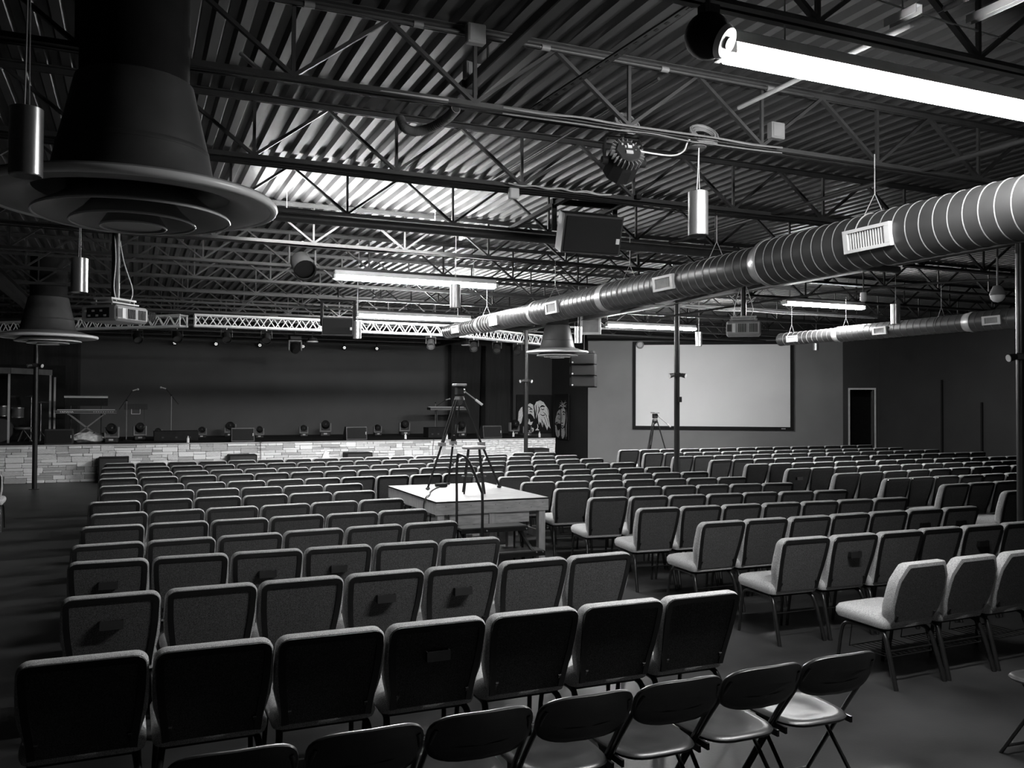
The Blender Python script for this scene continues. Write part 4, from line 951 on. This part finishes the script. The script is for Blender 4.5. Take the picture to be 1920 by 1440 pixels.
# video tripod on the riser
def tripod(x, y, z, apex, feet, label, s=1.0, pan=(.28, -.12, -.2)):
    t = thing('video_tripod', label, 'tripod', (x, y, z), group='video tripods')
    A = Vector((0, 0, apex)); cr = .055*s
    MB().lathe([(.0005, apex+.05*s), (.06*s, apex+.045*s), (.075*s, apex), (.05*s, apex-.05*s), (.0005, apex-.08*s)], 16).build('bowl', 'dark', t, 40)
    h = MB().box((0, 0, apex+.12*s), (.10*s, .12*s, .12*s), bev=.012*s).build('fluid_head', 'black', t)
    MB().box((0, 0, apex+.205*s), (.15*s, .19*s, .03*s), bev=.005).build('camera_plate', 'mid', h); MB().cyl((.05*s, 0, apex+.12*s), (.08*s, 0, apex+.12*s), .03*s, 12).build('tilt_knob', 'chrome', h, 40)
    MB().cyl((.03*s, -.03*s, apex+.14*s), (pan[0]*s, pan[1]*s, apex+.14*s+pan[2]*s), .009*s, 8).build('pan_bar', 'mid', h)
    e = Vector((pan[0]*s, pan[1]*s, apex+.14*s+pan[2]*s)); d = (e-Vector((.03*s, -.03*s, apex+.14*s))).normalized(); MB().cyl(e-d*.1*s, e+d*.02*s, .018*s, 10).build('grip', 'light_grey', h, 40)
    mids = []
    for fx, fy in feet:
        f = Vector((fx, fy, 0)); a = A+Vector((fx, fy, 0)).normalized()*cr; k = a.lerp(f, .5); side = Vector((-fy, fx, 0)).normalized()*.028*s; mids.append(k)
        l = MB(); l.cyl(a+side, k+side, .011*s, 8); l.cyl(a-side, k-side, .011*s, 8); l.build('leg', 'black', t, 60)
        l = MB(); l.cyl(k.lerp(a, .18), f+Vector((0, 0, .03)), .016*s, 8); l.build('lower_leg', 'black', t, 60)
        MB().box(k, (.085*s, .085*s, .05*s)).build('leg_clamp', 'mid', t); MB().sphere(f+Vector((0, 0, .02)), .028*s, 8, (1.3, 1.3, .7)).build('foot', 'black', t, 60)
    c = (mids[0]+mids[1]+mids[2])/3; l = MB()
    for k in mids: l.tube(bez([k, k.lerp(c, .5)-Vector((0, 0, .03)), c-Vector((0, 0, .02))], 3), .006*s, 5)
    l.build('spreader', 'light_grey', t); return t
tripod(4.14, 11.4, PH, 1.22, [(-.48, -.10), (.53, -.18), (.02, .50)], 'tall black video tripod standing on the plywood riser', 1.0)
tripod(12.0, 18.7, 0, 1.50, [(-.42, -.1), (.45, -.2), (.0, .45)], 'dark video tripod standing before the projection screen', 1.0, (.38, -.1, -.28))
tag(MB().tube(bez([(3.9, 11.55, PH+.01), (3.75, 11.3, PH+.012), (3.6, 11.0, PH+.012), (3.45, 10.6, PH+.012), (3.33, 10.35, PH+.015), (3.29, 10.32, PH-.1), (3.29, 10.25, PH-.3), (3.27, 10.15, .1), (3.2, 10.0, .012)], 6), .011, 6).build('floor_cable', 'cable', None, 60), 'black cable running off the left side of the riser', 'cable')
tag(MB().box((0, 0, .03), (.16, .1, .05), bev=.01).build('power_strip', 'black', None, None, (3.95, 11.6, PH)), 'small black power box on the riser under the tripod', 'box')

# ------------------------------------------------------------------ upholstered chairs
def yb(z): return -.20-(z-.42)*.29
OUT = [(.216, .415), (.218, .455), (.225, .50), (.239, .55), (.251, .60), (.255, .65), (.256, .72), (.253, .80)]
arc = [(.253-.055+.055*math.cos(a), .815+.055*math.sin(a)) for a in [PI/2*k/5 for k in range(6)]]
RIGHT = OUT+arc; OUTL = RIGHT+[(-x, z) for x, z in reversed(RIGHT)]
def inset(d, off, outl=OUTL): 
    r = []
    for x, z in outl:
        xx = x*(1-d/.25); zz = .645+(z-.645)*(1-d/.22); r.append((xx, yb(zz)+off, zz))
    return r
def cushion(outl=OUTL): return MB().rings([inset(.02, -.024, outl), inset(.006, -.02, outl), inset(0, -.006, outl), inset(0, .042, outl), inset(.012, .066, outl), inset(.05, .082, outl), inset(.12, .09, outl)])
def rrect(hx, y0, y1, r, n=5):
    c = []
    for cx, cy, a0 in ((hx-r, y1-r, 0), (-hx+r, y1-r, PI/2), (-hx+r, y0+r, PI), (hx-r, y0+r, 1.5*PI)):
        for k in range(n): a = a0+PI/2*k/(n-1); c.append((cx+r*math.cos(a), cy+r*math.sin(a)))
    return c
def seat_mesh():
    R_ = []
    for d, z in ((.035, .385), (.008, .395), (0, .42), (0, .45), (.014, .475), (.05, .49), (.12, .496)): R_.append([(x, y, z+.012*max(0, y)/.26) for x, y in rrect(.25-d, -.215+d, .265-d, .055)])
    return MB().rings(R_)
def mesh_of(mb, name, m, smooth=None):
    me = mb.mesh(name, smooth); me.materials.append(M[m]); return me
def legs():
    out = []
    for s in (-1, 1):
        out.append(MB().tube(bez([(s*.205, -.02, .372), (s*.21, .10, .372), (s*.215, .185, .35), (s*.222, .215, .26), (s*.232, .245, .0)], 4), .0135, 7))
        out.append(MB().tube(bez([(s*.205, -.02, .372), (s*.205, -.12, .37), (s*.212, -.175, .345), (s*.225, -.215, .25), (s*.238, -.29, .0)], 4), .017, 7))
    return out
band = MB()
def bp_(x, z, off): return Vector((x, yb(z)+off, z))
def strip(mb, pts, wd, o0, o1):
    # flat bar following pts (x, z) on the rear face of the back
    L_, R_ = [], []
    for i, (x, z) in enumerate(pts):
        a = Vector(pts[max(i-1, 0)]); b = Vector(pts[min(i+1, len(pts)-1)]); d = (b-a).normalized(); n = Vector((-d.y, d.x))
        L_.append((x+n.x*wd/2, z+n.y*wd/2)); R_.append((x-n.x*wd/2, z-n.y*wd/2))
    mb.rings([[bp_(l[0], l[1], o0), bp_(l[0], l[1], o1), bp_(r[0], r[1], o1), bp_(r[0], r[1], o0)] for l, r in zip(L_, R_)])
UP = [(.196, .425), (.200, .48), (.208, .55), (.217, .62), (.224, .70), (.227, .80)]+[(.227-.03+.03*math.cos(a), .814+.03*math.sin(a)) for a in [PI/2*k/4 for k in range(1, 5)]]
strip(band, UP+[(-x, z) for x, z in reversed(UP)], .032, -.02, -.034)
PN = [(.184, .425), (.188, .48), (.196, .55), (.205, .62), (.212, .70), (.214, .826)]; PN = PN+[(-x, z) for x, z in reversed(PN)]
panel_mb = MB().rings([[tuple(bp_(x, z, -.0225)) for x, z in PN], [tuple(bp_(x, z, -.0275)) for x, z in PN]])
pocket = MB(); zc = .70
for p in (((0, yb(.70)-.062, .70), (.12, .006, .05)), ((-.057, yb(.70)-.045, .70), (.006, .035, .05)), ((.057, yb(.70)-.045, .70), (.006, .035, .05)), ((0, yb(.70)-.045, .678), (.12, .035, .006))): pocket.box(*p)
rack = MB()
for k in range(9): rack.cyl((-.2+.05*k, -.2, .2), (-.2+.05*k, .14, .2), .003, 5)
for y in (-.2, .14): rack.cyl((-.215, y, .2), (.215, y, .2), .004, 5)
for s in (-1, 1): rack.cyl((s*.215, -.2, .2), (s*.21, -.15, .36), .004, 5); rack.cyl((s*.215, .14, .2), (s*.21, .12, .36), .004, 5)
frm = MB()
for yy in (-.13, .15): frm.box((0, yy, .372), (.42, .022, .022))
for s in (-1, 1): frm.tube([(s*.19, -.12, .375), (s*.19, -.2, .42), (s*.18, yb(.5)-.028, .5)], .012, 6)
for s in (-1, 1): frm.box((s*.2, .01, .372), (.02, .30, .02))
frm.cyl((-.222, -.2, .24), (.222, -.2, .24), .006, 5)
RO = [(.205, .415), (.214, .45), (.236, .50), (.25, .56), (.252, .70), (.245, .76), (.205, .835), (.185, .865), (.17, .87)]; ROUT = RO+[(-x, z) for x, z in reversed(RO)]
CM = dict(back=mesh_of(cushion(), 'backrest', 'fabric', 50), back2=mesh_of(cushion(ROUT), 'backrest', 'fabric', 50), seat=mesh_of(seat_mesh(), 'seat', 'fabric', 50), band=mesh_of(band, 'back_frame', 'frame'),
    panel=mesh_of(panel_mb, 'back_panel', 'fabric_back'), panel2=mesh_of(MB().rings([inset(.03, -.0225, ROUT), inset(.03, -.028, ROUT)]), 'back_panel', 'fabric_back'),
    pocket=mesh_of(pocket, 'card_pocket', 'frame'), rack=mesh_of(rack, 'book_rack', 'frame'), frm=mesh_of(frm, 'seat_frame', 'frame', 40))
LG = [mesh_of(l, 'leg', 'frame', 60) for l in legs()]
lall = MB()
for l in legs(): lall.add(l.v, l.f)
LALL = mesh_of(lall.add(frm.v, frm.f), 'frame', 'frame', 60)
GR = {'A': 'chairs of the left block', 'B': 'chairs of the middle block', 'C': 'chairs of the right block'}
BN = {'A': 'left block', 'B': 'middle block', 'C': 'right block'}
def chair(x, y, rz, sx, label, group, far=False, pocket_=False, old=False):
    t = thing('upholstered_chair', label, 'chair', (x, y, 0), (0, 0, rz), group); t.scale = (sx, 1, 1)
    def add(n, me):
        o = bpy.data.objects.new(n, me); COL.objects.link(o); o.parent = t
    add('seat', CM['seat']); add('backrest', CM['back2' if old else 'back']); add('back_panel', CM['panel2' if old else 'panel'])
    if not old: add('back_frame', CM['band'])
    if far: add('frame', LALL)
    else:
        for l in LG: add('leg', l)
        add('seat_frame', CM['frm'])
    if pocket_: add('card_pocket', CM['pocket'])
    if old: add('book_rack', CM['rack'])
    return t
# row ends measured on the floor plan: rear top edge of the first and last chair, number of chairs
ROWS = {
'A1': (-0.45,4.14,3.28,4.17,7), 'A2': (-0.36,5.41,3.38,5.55,7), 'A3': (-0.40,6.58,2.76,6.56,6), 'A4': (-0.43,7.33,2.77,7.61,6), 'A5': (-0.41,8.36,2.79,8.55,6),
'A6': (-0.38,9.27,2.84,9.59,6), 'A7': (-0.43,10.35,2.76,10.57,6), 'A8': (-0.35,11.36,2.84,11.51,6), 'A9': (-0.40,12.27,5.37,12.66,11), 'A10': (-0.44,13.42,5.93,13.92,12),
'A11': (-0.46,14.38,6.36,14.92,13), 'A12': (-0.47,15.55,6.89,16.11,14), 'A13': (-0.46,16.63,7.23,16.90,15),
'B13': (7.44,17.15,8.46,17.08,2), 'B12': (6.88,16.06,8.43,16.01,3), 'B11': (6.37,14.92,8.46,14.99,4), 'B10': (5.90,13.81,8.45,13.79,5), 'B9': (5.38,12.66,8.44,12.63,6),
'B8': (4.88,11.74,8.43,11.54,7), 'B7': (4.85,10.84,8.38,10.52,7), 'B6': (4.88,9.90,8.38,9.52,7), 'B5': (4.79,8.83,8.35,8.51,7), 'B4': (4.79,7.77,8.35,7.55,7), 'B3': (4.76,6.64,8.36,6.65,7),
'B2': (4.80,5.59,7.86,5.58,6), 'B1': (4.80,4.42,6.40,4.49,3),
'C1': (10.19,17.35,17.92,17.39,14), 'C2': (10.08,16.10,17.65,16.14,15), 'C3': (10.04,14.96,17.74,15.15,15), 'C4': (10.11,13.79,17.91,14.05,15), 'C5': (10.04,12.64,17.28,12.70,14),
'C6': (10.00,11.55,15.90,11.74,11), 'C7': (10.02,10.47,14.95,10.84,9), 'C8': (10.03,9.51,13.20,9.61,6), 'C9': (10.06,8.55,12.25,8.68,4), 'C10': (10.05,7.62,11.12,7.65,2)}
POCK = {'A1': [4], 'A2': [1, 4, 5], 'A3': [1, 3, 4], 'A4': [2], 'A5': [5], 'B2': [2, 5], 'B3': [6, 7], 'C6': [1], 'C9': [3], 'C2': [2]}
SIDE = {'A': 'stage', 'B': 'stage', 'C': 'stage'}
for key, (xa, ya, xb, ybb, n) in ROWS.items():
    blk, num = key[0], int(key[1:]); d = Vector((xb-xa, ybb-ya, 0)); p = d.length/n; d.normalize(); nrm = Vector((-d.y, d.x, 0)); rz = math.atan2(d.y, d.x)
    if blk == 'C': rank = 11-num
    else: rank = num
    for i in range(n):
        c = Vector((xa, ya, 0))+d*p*(i+.5)+nrm*.354
        old = key == 'B1'
        pk = (i+1) in POCK.get(key, [])
        j = 0 if (key in ('A1', 'A2', 'B1')) else 1
        lab = 'grey fabric chair%s, %s from left, %s row from camera, %s' % (' with a card pocket' if pk else (' with wire book rack' if old else ''), ORD[i+1], ORD[rank], BN[blk])
        far = (blk == 'A' and num >= 9) or (blk == 'B' and num >= 9) or (blk == 'C' and num <= 6)
        chair(c.x+random.uniform(-.004, .004), c.y+random.uniform(-.015, .015)*j, rz+random.uniform(-.01, .01)*j, (p-.008)/.514, lab, GR[blk], far, pk, old)
chair(-2.02, 15.2, 0, 1, 'grey fabric chair cut off by the left edge of the picture', 'chairs of the left block')

# ------------------------------------------------------------------ folding chairs in front
def fold_parts():
    sh = []
    for k in range(28):
        a = 2*PI*k/28; ca, sa = math.cos(a), math.sin(a); e = .55
        x = .205*math.copysign(abs(ca)**e, ca); y = .045+.205*math.copysign(abs(sa)**e, sa); x *= 1+.06*(y-.045)/.2; sh.append((x, y))
    R_ = []
    for d, z in ((.03, .418), (.0, .424), (-.004, .436), (.004, .446), (.04, .448), (.10, .438), (.16, .434)): R_.append([(x*(1-d/.21), .045+(y-.045)*(1-d/.21), z) for x, y in sh])
    seat = MB().rings(R_)
    def P(x, z, off): return (x, -.255-(z-.7)*.42-.05*(1-(x/.23)**2)+.03+off, z)
    bo = []
    for k in range(32):
        a = 2*PI*k/32; ca, sa = math.cos(a), math.sin(a); bo.append((.219*math.copysign(abs(ca)**.54, ca), .70+.106*math.copysign(abs(sa)**.68, sa)))
    def ring(d, off): return [P(x*(1-d/.22), .70+(z-.70)*(1-d/.1), off) for x, z in bo]
    back = MB().rings([ring(.06, -.006), ring(.02, -.008), ring(.003, -.012), ring(0, -.004), ring(0, .008), ring(.003, .014), ring(.02, .012), ring(.06, .008)])
    fr = [MB().tube(bez([(s*.188, -.262, .745), (s*.203, -.225, .68), (s*.212, -.045, .43), (s*.215, .24, .0)], 5), .0115, 7) for s in (-1, 1)]
    rr = [MB().tube([(s*.185, .12, .425), (s*.19, -.27, .0)], .0105, 7) for s in (-1, 1)]
    cr = MB().cyl((-.215, .205, .05), (.215, .205, .05), .008, 6).cyl((-.188, -.18, .10), (.188, -.18, .10), .008, 6)
    br = MB().box((.2, -.02, .41), (.012, .2, .03))
    return mesh_of(seat, 'seat', 'plastic_seat', 50), mesh_of(back, 'backrest', 'plastic', 60), [mesh_of(q, 'leg', 'frame', 60) for q in fr+rr], mesh_of(cr, 'crossbar', 'frame', 60), mesh_of(br, 'seat_bracket', 'frame')
FP = fold_parts()
def folding(x, y, rz, label):
    t = thing('folding_chair', label, 'chair', (x, y, 0), (0, 0, rz), 'black folding chairs in the front row')
    for n, me in [('seat', FP[0]), ('backrest', FP[1])]+[('leg', l) for l in FP[2]]+[('crossbar', FP[3]), ('seat_bracket', FP[4]), ('seat_bracket', FP[4])]:
        o = bpy.data.objects.new(n, me); COL.objects.link(o); o.parent = t
    o.location.x = -.4
for i in range(7):
    folding(.33+.456*i+random.uniform(-.004, .004), 3.37+.012*i, random.uniform(-.015, .015), 'black folding chair in the nearest row, %s from left' % ORD[i+1])
folding(4.72, 3.22, -.06, 'black folding chair cut off by the lower right edge')
